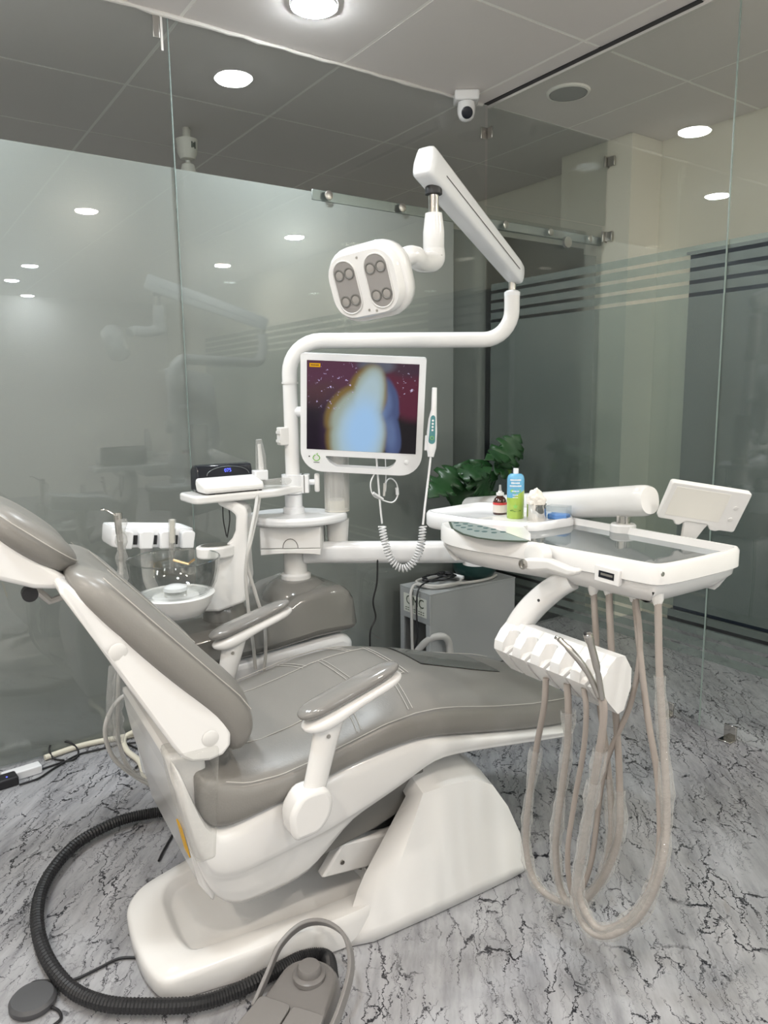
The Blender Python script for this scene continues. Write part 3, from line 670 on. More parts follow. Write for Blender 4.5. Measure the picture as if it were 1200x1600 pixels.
# ================================================================== SIDE UNIT: box, post, cuspidor
PX, PY = -1.452, -0.600          # post axis
unit = thing('dental_side_unit', 'white and grey dental side unit with post, spittoon and lower swing arm behind the chair', 'dental unit', (PX, PY, 0))
lo_ = [(-1.99, 0.03), (-2.02, 0.30), (-1.99, 0.495), (-1.60, 0.510), (-1.35, 0.522), (-1.306, 0.49), (-1.325, 0.40), (-1.42, 0.27), (-1.48, 0.03)]
MB().prism(lo_, lambda p: V((p[0], -0.765, p[1])), lambda p: V((p[0], -0.40, p[1]))).build('unit_body', 'white2', unit, bevel=0.03, seg=3)
up_ = [(-2.00, 0.500), (-2.01, 0.57), (-1.94, 0.615), (-1.68, 0.622), (-1.58, 0.640), (-1.52, 0.672), (-1.42, 0.690), (-1.345, 0.690), (-1.310, 0.672), (-1.297, 0.64), (-1.294, 0.552), (-1.308, 0.526), (-1.45, 0.528), (-1.62, 0.514)]
MB().prism(up_, lambda p: V((p[0], -0.775 if p[1] < 0.58 else -0.750, p[1])), lambda p: V((p[0], -0.40, p[1]))).build('unit_cover', 'gcover', unit, bevel=0.028, seg=3)
MB().lathe([(0.128, 0.635), (0.122, 0.665), (0.098, 0.692), (0.074, 0.706), (0.055, 0.708)], (PX, PY, 0), 36).build('post_boot', 'gcover', unit)
MB().lathe([(0.075, 0.605), (0.072, 0.645), (0.060, 0.672), (0.045, 0.678)], (-1.735, -0.62, 0), 32).build('spittoon_boot', 'gcover', unit)
MB().lathe([(0.054, 0.704), (0.054, 0.722), (0.050, 0.726), (0.042, 0.728), (0.042, 0.918)], (PX, PY, 0), 36).build('post', 'white', unit)
MB().lathe([(0.0255, 0.90), (0.0255, 1.40)], (PX, PY, 0), 28).build('upper_post', 'white', unit)
MB().lathe([(0.038, 0.944), (0.038, 0.962), (0.031, 0.968), (0.031, 1.01), (0.0262, 1.012)], (PX, PY, 0), 28).build('post_collar', 'white2', unit)
# bracket on the left of the post
bp_ = hy(444, 681, PY)
MB().box((bp_.x - 0.022, PY - 0.016, bp_.z - 0.032), (bp_.x + 0.018, PY + 0.016, bp_.z + 0.030)).build('post_bracket', 'mount', unit, bevel=0.004)
MB().box((bp_.x - 0.026, PY - 0.012, bp_.z - 0.022), (bp_.x - 0.020, PY + 0.012, bp_.z - 0.012)).box((bp_.x - 0.026, PY - 0.012, bp_.z + 0.008), (bp_.x - 0.020, PY + 0.012, bp_.z + 0.018)).build('bracket_hook', 'mount', unit)
# round shelf with a lobe for the cup tube
ex = V((math.cos(YAW), -math.sin(YAW), 0)); ey = V((math.sin(YAW), math.cos(YAW), 0)); ez = V((0, 0, 1))
P0 = V((PX, PY, 0))
def shelf_poly():
    out = []
    for k in range(48):
        a = 2*PI*k/48; r = 0.155
        x, y = 0.0 + 0.165*math.cos(a), -0.01 + 0.135*math.sin(a)
        lob = max(0, math.cos(a - 0.10))**10
        x += 0.025*lob
        out.append((x, y))
    return out
sp = shelf_poly()
MB().prism(sp, lambda p: P0 + ex*p[0] + ey*p[1] + ez*0.914, lambda p: P0 + ex*p[0] + ey*p[1] + ez*0.944).build('round_shelf', 'white2', unit, bevel=0.010, seg=3, smooth=50)
fxd = frame(P0 + ex*(-0.004) + ey*(-0.02) + ez*0.86, ex, ez)
dwb = MB().box((-0.107, -0.07, -0.040), (0.107, 0.10, 0.053), fxd).build('drawer_box', 'mount', unit, bevel=0.006)
MB().box((-0.104, -0.076, -0.026), (0.104, -0.0705, 0.050), fxd).build('drawer_front', 'white', unit, bevel=0.003)
MB().prism([(0.104*(-1 + 2*k/10), -0.050 + 0.006*math.sin(PI*k/10)) for k in range(11)] + [(0.104, -0.028), (-0.104, -0.028)], lambda p: fxd @ V((p[0], -0.076, p[1])), lambda p: fxd @ V((p[0], -0.0705, p[1]))).build('drawer_base', 'white', unit, bevel=0.003)
pt = [(0.026*math.cos(PI*k/10), -0.024 + 0.032*math.sin(PI*k/10)) for k in range(11)]
MB().tube([fxd @ V((p[0], -0.0765, p[1])) for p in pt], 0.0016, 6).build('finger_pull', 'gdark', unit)
plate(pt, fxd, -0.0772, -0.0758).build('pull_recess', 'mount', unit)
# cup dispenser
cp = P0 + ex*0.152 + ey*0.03
MB().lathe([(0.044, 0.945), (0.044, 0.985), (0.0435, 0.986)], cp, 32).build('cup_collar', 'beige', unit)
MB().lathe([(0.0445, 0.950), (0.0445, 1.22), (0.0425, 1.22), (0.0425, 0.950)], cp, 32, cap=False).build('cup_tube', 'tube', unit)
MB().lathe([(0.042, 0.915), (0.036, 0.835), (0.030, 0.835)], cp, 28).build('cup_cone', 'mount', unit)
# lower swing arm, level and parallel to the photograph's right
a0 = P0 + V((0, 0, 0.800)); a1 = V((-0.935, -0.985, 0.800))
b = MB(); dd = (a1 - a0).normalized(); sd_ = dd.cross(ez)
prof = rrect(0.066, 0.078, 0.026, 4)
b.loft([[a0 + dd*(t*(a1-a0).length) + sd_*p[0] + ez*p[1] for p in prof] for t in (0.05, 0.5, 1.0)]); b.build('swing_arm', 'white2', unit, smooth=50)
MB().lathe([(0.046, 0.755), (0.046, 0.85), (0.040, 0.855)], V((a1.x, a1.y, 0)), 28).build('arm_knuckle', 'white2', unit)

# ------------------------------------------------------------------ cuspidor (part of the unit)
YC = -0.665
colp = [(342, 779), (352, 776), (372, 782), (387, 790), (390, 800), (389, 850), (393, 900), (386, 936), (346, 951), (305, 951), (312, 942), (330, 930), (337, 905), (340, 868), (352, 852), (366, 838), (371, 826), (372, 803), (364, 796), (345, 787)]
DC = (V((-1.70, YC, 0.85)) - CAM).dot(_fw)
cq = [hd(p[0], p[1], DC) for p in colp]
cu = bpy.data.objects.new('spittoon', None); COL.objects.link(cu); cu.parent = unit
MB().loft([[q - ey*0.040 for q in cq], [q + ey*0.045 for q in cq]]).build('spittoon_column', 'white', cu, bevel=0.009, seg=3, smooth=35)
sc0 = hd(338, 860, DC - 0.04)
lp = [(0.065*math.cos(2*PI*k/24)*1.0, 0.048*math.sin(2*PI*k/24)) for k in range(24)]
MB().prism(lp, lambda p: sc0 + V((p[0], p[1], -0.020)), lambda p: sc0 + V((p[0]*1.02, p[1]*1.02, 0.018))).build('column_shelf', 'white', cu, bevel=0.006, seg=2, smooth=50)
MB().prism(lp, lambda p: sc0 + V((p[0]*0.78, p[1]*0.74, 0.0175)), lambda p: sc0 + V((p[0]*0.78, p[1]*0.74, 0.0195))).build('drip_plate', 'steel', cu)
bc0 = hy(272, 885, -0.74)
RB = 0.138
MB().lathe([(0.100, -0.115), (0.118, -0.085), (0.104, -0.082), (0.092, -0.100), (0.04, -0.112), (0.0005, -0.114)], bc0, 44, cap=False).build('basin_dish', 'white', cu, smooth=60)
MB().lathe([(0.0005, -0.155), (0.055, -0.155), (0.085, -0.145), (0.105, -0.116), (0.118, -0.086)], bc0, 44, cap=False).build('basin_underside', 'white', cu, smooth=60)
MB().lathe([(0.070, -0.094), (0.108, -0.084), (0.126, -0.050), (0.135, -0.010), (RB, 0.022), (RB + 0.001, 0.026), (RB - 0.003, 0.027), (RB - 0.006, 0.020), (0.130, -0.010), (0.120, -0.050), (0.103, -0.078), (0.070, -0.090)], bc0, 56, cap=False).build('glass_bowl', 'bowl', cu, smooth=70)
MB().lathe([(RB - 0.0035, 0.0255), (RB - 0.0010, 0.0285), (RB + 0.0015, 0.0255), (RB - 0.0010, 0.0235), (RB - 0.0035, 0.0255)], bc0, 56, cap=False).build('bowl_rim', glassmat('rim glass', (0.80, 0.84, 0.83), 0.25), cu, smooth=70)
MB().lathe([(0.034, -0.092), (0.034, -0.074)], bc0, 32).build('drain_ring', 'chrome', cu)
MB().lathe([(0.036, -0.074), (0.034, -0.064), (0.022, -0.058), (0.0005, -0.056)], bc0, 32).build('drain_cap', 'white2', cu)
s0 = hy(352, 790, YC); s1 = hy(347, 800, YC)
for pts in (((348, 786), (349, 812), (354, 838)), ((357, 788), (359, 812), (355, 840))):
    MB().tube(crom([hd(a, b_, DC + 0.01) for a, b_ in pts], 6), 0.0022, 6).build('water_wire', 'black', cu)
MB().tube([bc0 + V((0.01, 0.035, 0.012)), bc0 + V((0.05, 0.015, -0.002)), bc0 + V((0.075, 0.03, 0.006))], 0.004, 8).build('rinse_nozzle', 'brass', cu)

# ------------------------------------------------------------------ assistant's instrument holder
YH = -0.47
hl = thing('instrument_holder', 'white slotted instrument holder tray on a curved stem behind the glass bowl', 'holder', hy(225, 930, YH))
tl, tr_ = hy(164, 832, YH), hy(289, 832, YH)
fxh = frame((tl + tr_)/2, (tr_ - tl), ez)
w_ = (tr_ - tl).length
pl = rounded([(-w_/2, -0.10), (w_/2, -0.10), (w_/2, 0.06), (-w_/2, 0.06)], 0.03, 4)
def hp(p, z): return fxh @ V((p.x, p.y, z))
MB().loft([[hp(p*0.97, -0.034) for p in pl], [hp(p, -0.026) for p in pl], [hp(p, 0.020) for p in pl], [hp(p*0.98, 0.026) for p in pl], [hp(p*0.90, 0.026) for p in pl], [hp(p*0.86, 0.016) for p in pl]]).build('holder_tray', 'white2', hl, smooth=45)
for xx in (-0.10, -0.035, 0.03, 0.10):
    MB().prism([(xx - 0.021, -0.036), (xx + 0.021, -0.036), (xx + 0.024, 0.018), (xx + 0.012, 0.024), (xx - 0.012, 0.024), (xx - 0.024, 0.018)], lambda p: fxh @ V((p[0], -0.125, p[1])), lambda p: fxh @ V((p[0], -0.09, p[1]))).build('holder_jaw', 'white2', hl, bevel=0.005)
for xx in (-0.065, -0.002, 0.066):
    MB().box((xx - 0.006, -0.103, -0.024), (xx + 0.006, -0.099, 0.006), fxh).build('holder_slot', 'black', hl)
st_ = [hy(a, b_, YH) for a, b_ in ((229, 852), (230, 880), (233, 905), (240, 925), (232, 950), (262, 975))]
st_[-1] = V((-1.90, -0.50, 0.585)); st_[-2] = V((-1.935, -0.485, 0.63))
MB().tube(crom(st_, 6), 0.020, 14).build('holder_stem', 'mount', hl, smooth=60)
# syringe and saliva ejector standing in the holder
syr = thing('air_water_syringe', 'steel air water syringe with bent nozzle in a clear sleeve, on the instrument holder', 'syringe', hy(186, 950, YH - 0.13), 'instruments on the assistant holder')
def hyp(pts, y): return [hy(a, b_, y) for a, b_ in pts]
yS = YH - 0.135
MB().tube(hyp(((183, 805), (186, 830), (189, 860), (190, 880)), yS), [0.011, 0.0105, 0.008, 0.006], 12).build('syringe_body', 'steel', syr)
MB().tube(crom(hyp(((184, 806), (176, 803), (165, 797), (157, 797)), yS), 5), 0.0028, 8).build('syringe_nozzle', 'chrome', syr)
MB().lathe([(0.0005, 0.012), (0.011, 0.010), (0.012, -0.01), (0.008, -0.012)], hy(185, 806, yS), 14).build('syringe_head', 'chrome', syr)
MB().tube(crom(hyp(((189, 878), (190, 940), (186, 1040), (184, 1110), (186, 1160), (205, 1205), (240, 1222), (262, 1200), (268, 1150), (266, 1110)), yS), 6), 0.0065, 10).build('syringe_hose', 'lhose', syr)
sl = hyp(((189, 810), (190, 870), (191, 940), (187, 1040), (184, 1110), (187, 1160)), yS)
MB().tube(crom(sl, 8), [0.016 + 0.004*math.sin(k*1.7) for k in range(len(crom(sl, 8)))], 12, cap=False).build('clear_sleeve', 'sleeve', syr, smooth=70)
ej = thing('saliva_ejector', 'slim clear sleeved saliva ejector standing above the glass bowl on the holder', 'suction tip', hy(268, 890, yS), 'instruments on the assistant holder')
MB().tube(hyp(((269, 812), (269, 848)), yS), 0.0085, 12).build('ejector_handle', 'beige', ej)
MB().tube(hyp(((269, 848), (270, 870), (268, 895)), yS), 0.0045, 10).build('ejector_tip', 'steel', ej)
MB().tube(hyp(((269, 811), (269, 850), (268, 896)), yS), [0.012, 0.011, 0.008], 12, cap=False).build('clear_sleeve', 'sleeve', ej)
hs = thing('suction_hose', 'pale suction hose looping below the assistant holder beside the chair', 'hose', hy(230, 1230, yS))
MB().tube(crom(hyp(((232, 1080), (205, 1082), (180, 1100), (164, 1140), (178, 1185), (215, 1215), (250, 1232), (270, 1225)), yS - 0.05), 7), 0.007, 10).build('hose_tube', 'lhose', hs)
MB().tube(crom(hyp(((176, 1040), (172, 1100), (176, 1150), (200, 1200), (235, 1218)), yS - 0.05), 7), 0.012, 10, cap=False).build('clear_sleeve', 'sleeve', hs, smooth=70)

# ------------------------------------------------------------------ instrument shelf clamped to the post, scaler on it
sh = thing('instrument_shelf', 'narrow white instrument shelf clamped to the post', 'shelf', (PX - 0.15, PY, 1.02))
sl0, sl1 = hy(290, 770, PY - 0.02), V((PX, PY - 0.01, 0))
sl0.z = 1.045; sl1.z = 1.045
fxs = frame((sl0 + sl1)/2, sl1 - sl0, ez); L_ = (sl1 - sl0).length
pl = rounded([(-L_/2, -0.075), (L_/2 - 0.10, -0.075), (L_/2 - 0.02, -0.032), (L_/2 + 0.035, -0.032), (L_/2 + 0.035, 0.032), (L_/2 - 0.02, 0.032), (L_/2 - 0.10, 0.075), (-L_/2, 0.075)], 0.03, 4)
MB().prism(pl, lambda p: fxs @ V((p.x, p.y, -0.026)), lambda p: fxs @ V((p.x, p.y, 0.0))).build('shelf_plate', 'white', sh, bevel=0.007, seg=3, smooth=45)
pc = V((PX, PY, 1.045))
MB().lathe([(0.026, -0.030), (0.040, -0.030), (0.040, 0.036), (0.026, 0.036)], pc, 28).build('clamp_ring', 'white2', sh)
fxc = frame(pc, ex, ez)
MB().box((0.028, -0.026, -0.028), (0.058, 0.026, 0.036), fxc).build('clamp_block', 'white2', sh, bevel=0.003)
MB().box((0.0405, -0.027, -0.027), (0.0435, -0.0255, 0.035), fxc).build('clamp_gap', 'gdark', sh)
MB().tube([fxc @ V((0.056, 0, 0.008)), fxc @ V((0.078, 0, 0.008))], 0.010, 14).build('clamp_screw', 'white2', sh)
kn = rrect(0.066, 0.024, 0.010, 3)
MB().prism([(p[1], p[0]) for p in kn], lambda p: fxc @ V((0.076, p[0], p[1] + 0.006)), lambda p: fxc @ V((0.094, p[0], p[1] + 0.006))).build('clamp_knob', 'white', sh, bevel=0.005)
MB().tube([fxs @ V((L_*0.17, -0.03, 0.018)), fxs @ V((L_*0.5, -0.005, 0.018))], 0.013, 12).build('shelf_arm', 'sleeve', sh)
sca = thing('ultrasonic_scaler', 'ultrasonic scaler with black display and blue digits, white front pad, on the shelf', 'scaler', fxs @ V((-0.05, 0, 0)))
x0, x1 = -L_/2 + 0.035, -L_/2 + 0.245
MB().prism([(-0.075, 0.004), (-0.070, 0.030), (0.005, 0.052), (0.010, 0.030), (0.0, 0.004)], lambda p: fxs @ V((x0, p[0], p[1])), lambda p: fxs @ V((x1, p[0], p[1]))).build('front_pad', 'white', sca, bevel=0.010, seg=3)
pl = [(0.0, 0.004), (0.004, 0.045), (0.012, 0.086), (0.045, 0.090), (0.066, 0.070), (0.068, 0.004)]
MB().prism(pl, lambda p: fxs @ V((x0 + 0.008, p[0], p[1])), lambda p: fxs @ V((x1 - 0.004, p[0], p[1]))).build('display_head', 'blackg', sca, bevel=0.006, seg=2)
fd = frame(fxs @ V(((x0+x1)/2 + 0.010, 0.0040, 0.066)), sl1 - sl0, V((0, 0.008, 0.041)))
text_mb('075', 0.017, fd @ Matrix.Translation((0, -0.0015, 0.002))).build('display_digits', 'led', sca, smooth=0)
arc = [fd @ V((0.075*math.cos(PI*k/14), -0.0012, -0.012 + 0.028*math.sin(PI*k/14))) for k in range(15)]
MB().tube(arc, 0.0007, 5).build('display_arc', 'alu', sca)
for xx in (x0 + 0.02, x1 - 0.025):
    MB().box((xx, -0.06, 0.0002), (xx + 0.02, 0.05, 0.006), fxs).build('foot_pad', 'black', sca)
hp_ = thing('scaler_handpiece', 'white scaler handpiece in clear sleeve with twin grey cords beside the display', 'handpiece', fxs @ V((-L_/2 + 0.27, 0, 0)))
h0 = fxs @ V((-L_/2 + 0.268, -0.005, 0.05)); 
MB().tube([h0, h0 + V((0.0, 0, 0.03)), h0 + V((-0.004, 0, 0.10))], [0.010, 0.009, 0.006], 12).build('handle', 'white', hp_)
MB().tube([h0 + V((0, 0, 0.01)), h0 + V((0, 0, 0.06)), h0 + V((-0.005, 0, 0.115))], [0.018, 0.017, 0.010], 12).build('clear_sleeve', 'sleeve', hp_)
MB().box((-0.03, -0.018, -0.022), (0.018, 0.018, 0.012), Matrix.Translation(h0)).build('cradle', 'white2', hp_, bevel=0.004)
yq = h0.y - 0.02
for pts in (((404, 752), (400, 790), (389, 850), (384, 900), (389, 960), (396, 1010), (399, 1045)), ((408, 752), (402, 800), (391, 850), (386, 880), (400, 930), (413, 975), (415, 1020), (412, 1048))):
    MB().tube(crom([hy(a, b_, yq - 0.15*min(1, i/2.0)) for i, (a, b_) in enumerate(pts)], 7), 0.0058, 8).build('cord', 'lhose', hp_)

# ================================================================== DELIVERY TABLE
K1 = V((-0.935, -0.985, 0))                    # knuckle at the end of the swing arm
dt = thing('delivery_table', 'white dental delivery table with dark glass top, keypad and balanced arm over the chair legs', 'delivery table', (-1.2, -1.6, 0.9))
e0 = V((K1.x, K1.y, 0.955)); e1 = V((-1.035, -1.720, 1.072))
dd = (e1 - e0).normalized(); sd_ = dd.cross(ez).normalized(); un = sd_.cross(dd)
prof = rrect(0.072, 0.082, 0.034, 5)
LA = (e1 - e0).length
b = MB(); b.loft([[e0 + dd*(LA*t) + sd_*p[0]*s_ + un*p[1]*s_ for p in prof] for t, s_ in ((-0.06, 0.85), (-0.05, 1.0), (0.5, 1.0), (1.02, 1.0), (1.045, 0.97), (1.06, 0.86))])
b.build('balanced_arm', 'white', dt, smooth=45)
MB().lathe([(0.030, 0.857), (0.030, 0.93)], K1, 24).build('arm_pin', 'chrome', dt)
pp = e1 - dd*0.045
MB().lathe([(0.019, 0.99), (0.019, 1.05)], V((pp.x, pp.y, 0)), 24).build('table_pin', 'chrome', dt)
MB().lathe([(0.034, 0.945), (0.034, 1.002), (0.030, 1.006)], V((pp.x, pp.y, 0)), 28).build('pin_collar', 'white', dt)
MB().box((-1.10, pp.y - 0.07, 0.930), (pp.x + 0.05, pp.y + 0.07, 0.955)).build('pin_bracket', 'white', dt, bevel=0.01)
sp_ = e1 - dd*0.075 - sd_*0.0365 + un*(-0.012)
MB().lathe([(0.0005, 0.0), (0.006, 0.0), (0.006, 0.003)], sp_, 10, (-sd_).to_track_quat('Z', 'Y').to_matrix().to_4x4(), cap=False).build('arm_screw', 'steel', dt)
# table body outline (x, y), seen from above; front edge on the left, keypad end at the far end
ol = [(-1.378, -1.335), (-1.400, -1.365), (-1.424, -1.43), (-1.424, -1.52), (-1.402, -1.62), (-1.385, -1.70), (-1.378, -1.80), (-1.368, -1.90), (-1.362, -1.975), (-1.352, -2.008), (-1.31, -2.022), (-1.20, -2.026), (-1.09, -2.024), (-1.050, -2.010), (-1.042, -1.97), (-1.035, -1.80), (-1.028, -1.60), (-1.025, -1.45), (-1.030, -1.355)]
def prc(poly, s, c=(-1.20, -1.68)): return [(c[0] + (p[0]-c[0])*s, c[1] + (p[1]-c[1])*s) for p in poly]
def lift(poly, z): return [V((p[0], p[1], z)) for p in poly]
sm = [(q.x, q.y) for q in crom([V((p[0], p[1], 0)) for p in ol] + [V((ol[0][0], ol[0][1], 0))], 3)[:-1]]
def inset(poly, d):
    n = len(poly); out = []
    for i in range(n):
        a, b_, c = V(poly[i-1]), V(poly[i]), V(poly[(i+1) % n]); t = (c - a).normalized(); nrm = V((t.y, -t.x))
        cen = V((-1.20, -1.68)); nrm = nrm if (cen - b_).dot(nrm) > 0 else -nrm
        out.append((b_.x + nrm.x*d, b_.y + nrm.y*d))
    return out
MB().loft([lift(inset(sm, 0.008), 0.953), lift(sm, 0.957), lift(sm, 0.994), lift(inset(sm, 0.004), 1.0), lift(inset(sm, 0.011), 1.0), lift(inset(sm, 0.016), 0.982)]).build('table_body', 'white', dt, smooth=40)
MB().loft([lift(inset(sm, 0.06), 0.902), lift(inset(sm, 0.045), 0.908), lift(inset(sm, 0.012), 0.938), lift(inset(sm, 0.010), 0.9525)]).build('table_underside', 'white', dt, smooth=40)
gp = [(-1.350, -1.62), (-1.356, -1.80), (-1.346, -1.94), (-1.330, -2.000), (-1.08, -2.004), (-1.062, -1.98), (-1.048, -1.56), (-1.05, -1.50), (-1.24, -1.50), (-1.31, -1.56)]
MB().loft([lift(gp, 0.9822), lift(gp, 0.9842)]).build('glass_top', 'traygl', dt, smooth=0)
dk = [(-1.372, -1.345), (-1.398, -1.375), (-1.416, -1.43), (-1.416, -1.52), (-1.395, -1.62), (-1.360, -1.66), (-1.30, -1.60), (-1.24, -1.515), (-1.035, -1.515), (-1.032, -1.36)]
MB().loft([lift(dk, 0.984), lift(dk, 0.9995)]).build('table_deck', 'white', dt, smooth=0)
# keypad: leaf-shaped foil with two rows of keys
ka = [hz(a, b_, 1.0008) for a, b_ in ((701, 815), (705, 825), (722, 834), (745, 840), (775, 844), (805, 845.5), (830, 846))]
kb = [hz(a, b_, 1.0008) for a, b_ in ((815, 841), (790, 832), (760, 823), (730, 816))]
MB().prism([(q.x, q.y) for q in ka + kb], lambda p: V((p[0], p[1], 0.9985)), lambda p: V((p[0], p[1], 1.0012))).build('keypad_rim', 'ink', dt, smooth=0)
kin = [(lambda c, q: (c.x + (q.x-c.x)*0.93, c.y + (q.y-c.y)*0.93))(sum((k for k in ka + kb), V((0,0,0)))/len(ka + kb), q) for q in ka + kb]
kp = MB().prism(kin, lambda p: V((p[0], p[1], 0.9990)), lambda p: V((p[0], p[1], 1.0016))).build('keypad', 'keypad', dt, smooth=0)
for a, b_ in ((713, 817), (727, 818.5), (735, 821.5), (750, 822.5), (759, 825), (771, 827), (716, 821), (724, 824), (734, 827), (745, 829.5), (757, 830.5), (772, 832), (786, 831)):
    q = hz(a, b_, 1.002)
    MB().lathe([(0.0075, -0.0006), (0.0075, 0.0004), (0.006, 0.0008)], q, 12).build('key', 'keydot', kp)
# raised rear shelf the bottles stand on, with its left extension
rs = [(-1.298, -1.160), (-1.315, -1.20), (-1.300, -1.36), (-1.262, -1.44), (-1.215, -1.535), (-1.06, -1.535), (-1.022, -1.50), (-1.022, -1.20), (-1.050, -1.135), (-1.10, -1.130)]
rr = [(p.x, p.y) for p in rounded(rs, 0.03, 3)]
def inset2(poly, d, cen=V((-1.17, -1.33))):
    out = []
    for i in range(len(poly)):
        a, b_, c = V(poly[i-1]), V(poly[i]), V(poly[(i+1) % len(poly)]); t = (c - a).normalized(); nrm = V((t.y, -t.x)); nrm = nrm if (cen - b_).dot(nrm) > 0 else -nrm
        out.append((b_.x + nrm.x*d, b_.y + nrm.y*d))
    return out
MB().loft([lift(inset2(rr, 0.008), 0.957), lift(rr, 0.966), lift(rr, 0.998), lift(inset2(rr, 0.006), 1.006), lift(inset2(rr, 0.014), 1.006), lift(inset2(rr, 0.022), 0.9985)]).build('rear_shelf', 'white2', dt, smooth=45)
MB().box((-1.26, -1.22, 0.90), (-1.08, -1.40, 0.956)).build('shelf_bracket', 'white', dt, bevel=0.01)
# front handle with its round lock
f0 = hx(826, 882, -1.435); f1 = hx(905, 893, -1.42)
MB().loft([[c + V((dx, 0, dz)) for dx, dz in ((-0.012, -s_*0.8), (-0.012, s_), (0.012, s_), (0.012, -s_*0.8))] for c, s_ in ((f0 + V((0, 0.012, 0)), 0.013), (f0 + V((0, -0.02, 0.002)), 0.017), (f0.lerp(f1, 0.45) + V((0, 0, 0.006)), 0.014), (f1.lerp(f0, 0.15) + V((0, 0, -0.004)), 0.011), (f1, 0.007))]).build('handle', 'mount', dt, bevel=0.008, seg=3)
MB().lathe([(0.030, 0.0), (0.030, 0.03), (0.022, 0.034)], hx(848, 868, -1.395), 24, Matrix.Rotation(-PI/2, 4, 'Y')).build('handle_hub', 'mount', dt)
mq = Matrix.Rotation(-PI/2, 4, 'Y')
MB().lathe([(0.012, 0.0), (0.012, 0.005), (0.009, 0.006), (0.0085, 0.003), (0.004, 0.003), (0.004, 0.006), (0.0005, 0.006)], f0 + V((-0.012, 0.004, 0.002)), 22, mq, cap=False).build('lock_button', 'steel', dt, smooth=25)
# name window on the front edge
fw_ = frame(hx(949, 899, -1.371) , (0.02, -1, -0.04), ez)
MB().box((-0.032, -0.0035, -0.018), (0.032, 0.010, 0.018), fw_).build('window_bezel', 'white', dt, bevel=0.002)
MB().box((-0.020, -0.0045, -0.007), (0.020, 0.0, 0.008), fw_).build('window_pane', 'blackg', dt)
MB().box((-0.014, -0.0052, -0.001), (0.017, -0.0044, 0.004), fw_).build('window_scale', 'steel', dt)
for px, py, xx in ((1035, 897, None), (1149, 871, None)):
    q = hy(px, py, -2.0235) if px < 1100 else V((-1.052, -2.008, 0.972))
    MB().lathe([(0.0005, 0.002), (0.005, 0.002), (0.005, 0)], q, 12, Matrix.Rotation(PI/2, 4, 'X'), cap=False).build('body_screw', 'steel', dt)
# film viewer panel on its neck
c0 = V((-0.957, -1.858, 1.067)) ; Rv = Euler((0, 0, -0.652)).to_matrix() @ Matrix.Rotation(0.408, 3, 'X') @ Matrix.Rotation(0.183, 3, 'Y')
vw, vh = 0.205, 0.118
fv = Matrix.Translation(c0) @ Rv.to_4x4()
vp = rounded([(-vw/2, -vh/2 + 0.010), (-0.060, -vh/2 + 0.010), (-0.052, -vh/2 - 0.002), (-0.040, -vh/2 - 0.002), (-0.030, -vh/2 + 0.012), (0.030, -vh/2 + 0.012), (0.040, -vh/2 - 0.004), (0.056, -vh/2 - 0.004), (0.064, -vh/2), (vw/2, -vh/2), (vw/2, vh/2), (-vw/2, vh/2)], 0.008, 3)
vo = MB().prism(vp, lambda p: fv @ V((p.x, -0.008, p.y)), lambda p: fv @ V((p.x, 0.010, p.y))).build('viewer_panel', 'white', dt, bevel=0.003, smooth=40)
MB().box((-0.088, -0.0086, -0.035), (0.052, -0.0078, 0.048), fv).build('viewer_screen', pmat('opal viewer screen', (0.78, 0.76, 0.71), 0.3), vo, bevel=0.0005)
for zz_ in (0.012, -0.022):
    MB().lathe([(0.006, 0.0), (0.006, 0.0015), (0.004, 0.002)], fv @ V((0.078, -0.0078, zz_)), 14, Rv.to_4x4() @ Matrix.Rotation(PI/2, 4, 'X')).build('viewer_button', 'mount', vo)
b = MB(); b.loft([[fv @ V((x, y, z)) for x, y, z in ((-w, -0.004, z_), (w, -0.004, z_), (w, 0.006, z_), (-w, 0.006, z_))] for w, z_ in ((0.036, -vh/2 + 0.018), (0.028, -vh/2 - 0.004), (0.018, -vh/2 - 0.045), (0.026, -vh/2 - 0.085))]); b.build('viewer_neck', 'white', dt, bevel=0.003)
MB().box((-1.07, -1.94, 0.945), (-0.965, -1.83, 0.968)).build('viewer_foot', 'white', dt, bevel=0.005)

# ------------------------------------------------------------------ handpiece rack under the table
rk = thing('handpiece_rack', 'white five slot handpiece rack on a curved arm under the delivery table', 'handpiece rack', hx(885, 1030, -1.42))
XRK = -1.40
ca = [hx(893, 905, -1.33), hx(868, 918, -1.345), hx(836, 945, -1.365), hx(812, 975, -1.385), hx(803, 1000, -1.395)]
pth = crom(ca, 6); b = MB(); rings = []
for i, p in enumerate(pth):
    t = (pth[min(i+1, len(pth)-1)] - pth[max(i-1, 0)]).normalized(); nx = V((1, 0, 0)); nx = (nx - t*nx.dot(t)).normalized(); bn = t.cross(nx)
    k = i/(len(pth)-1); w = 0.030 + 0.006*k; h = 0.026 + 0.004*math.sin(PI*k)
    rings.append([p + nx*(q[0]*w/0.03) + bn*(q[1]*h/0.026) for q in rrect(0.050, 0.050, 0.016, 3)])
b.loft(rings); b.build('rack_arm', 'white', rk, smooth=45)
MB().lathe([(0.0005, 0.002), (0.0035, 0.002), (0.0035, 0)], hx(842, 938, -1.402), 10, mq, cap=False).build('arm_screw', 'black', rk)
r0 = hx(803, 1003, XRK); r1 = hx(957, 1062, XRK)
dr_ = (r1 - r0).normalized()
RX = V((-1, 0, 0)); RX = (RX - dr_*RX.dot(dr_)).normalized(); RU = RX.cross(dr_)
RU = RU if RU.z > 0 else -RU
TL = math.radians(12); RXt = RX*math.cos(TL) - RU*math.sin(TL); RUt = RU*math.cos(TL) + RX*math.sin(TL)
LR = (r1 - r0).length
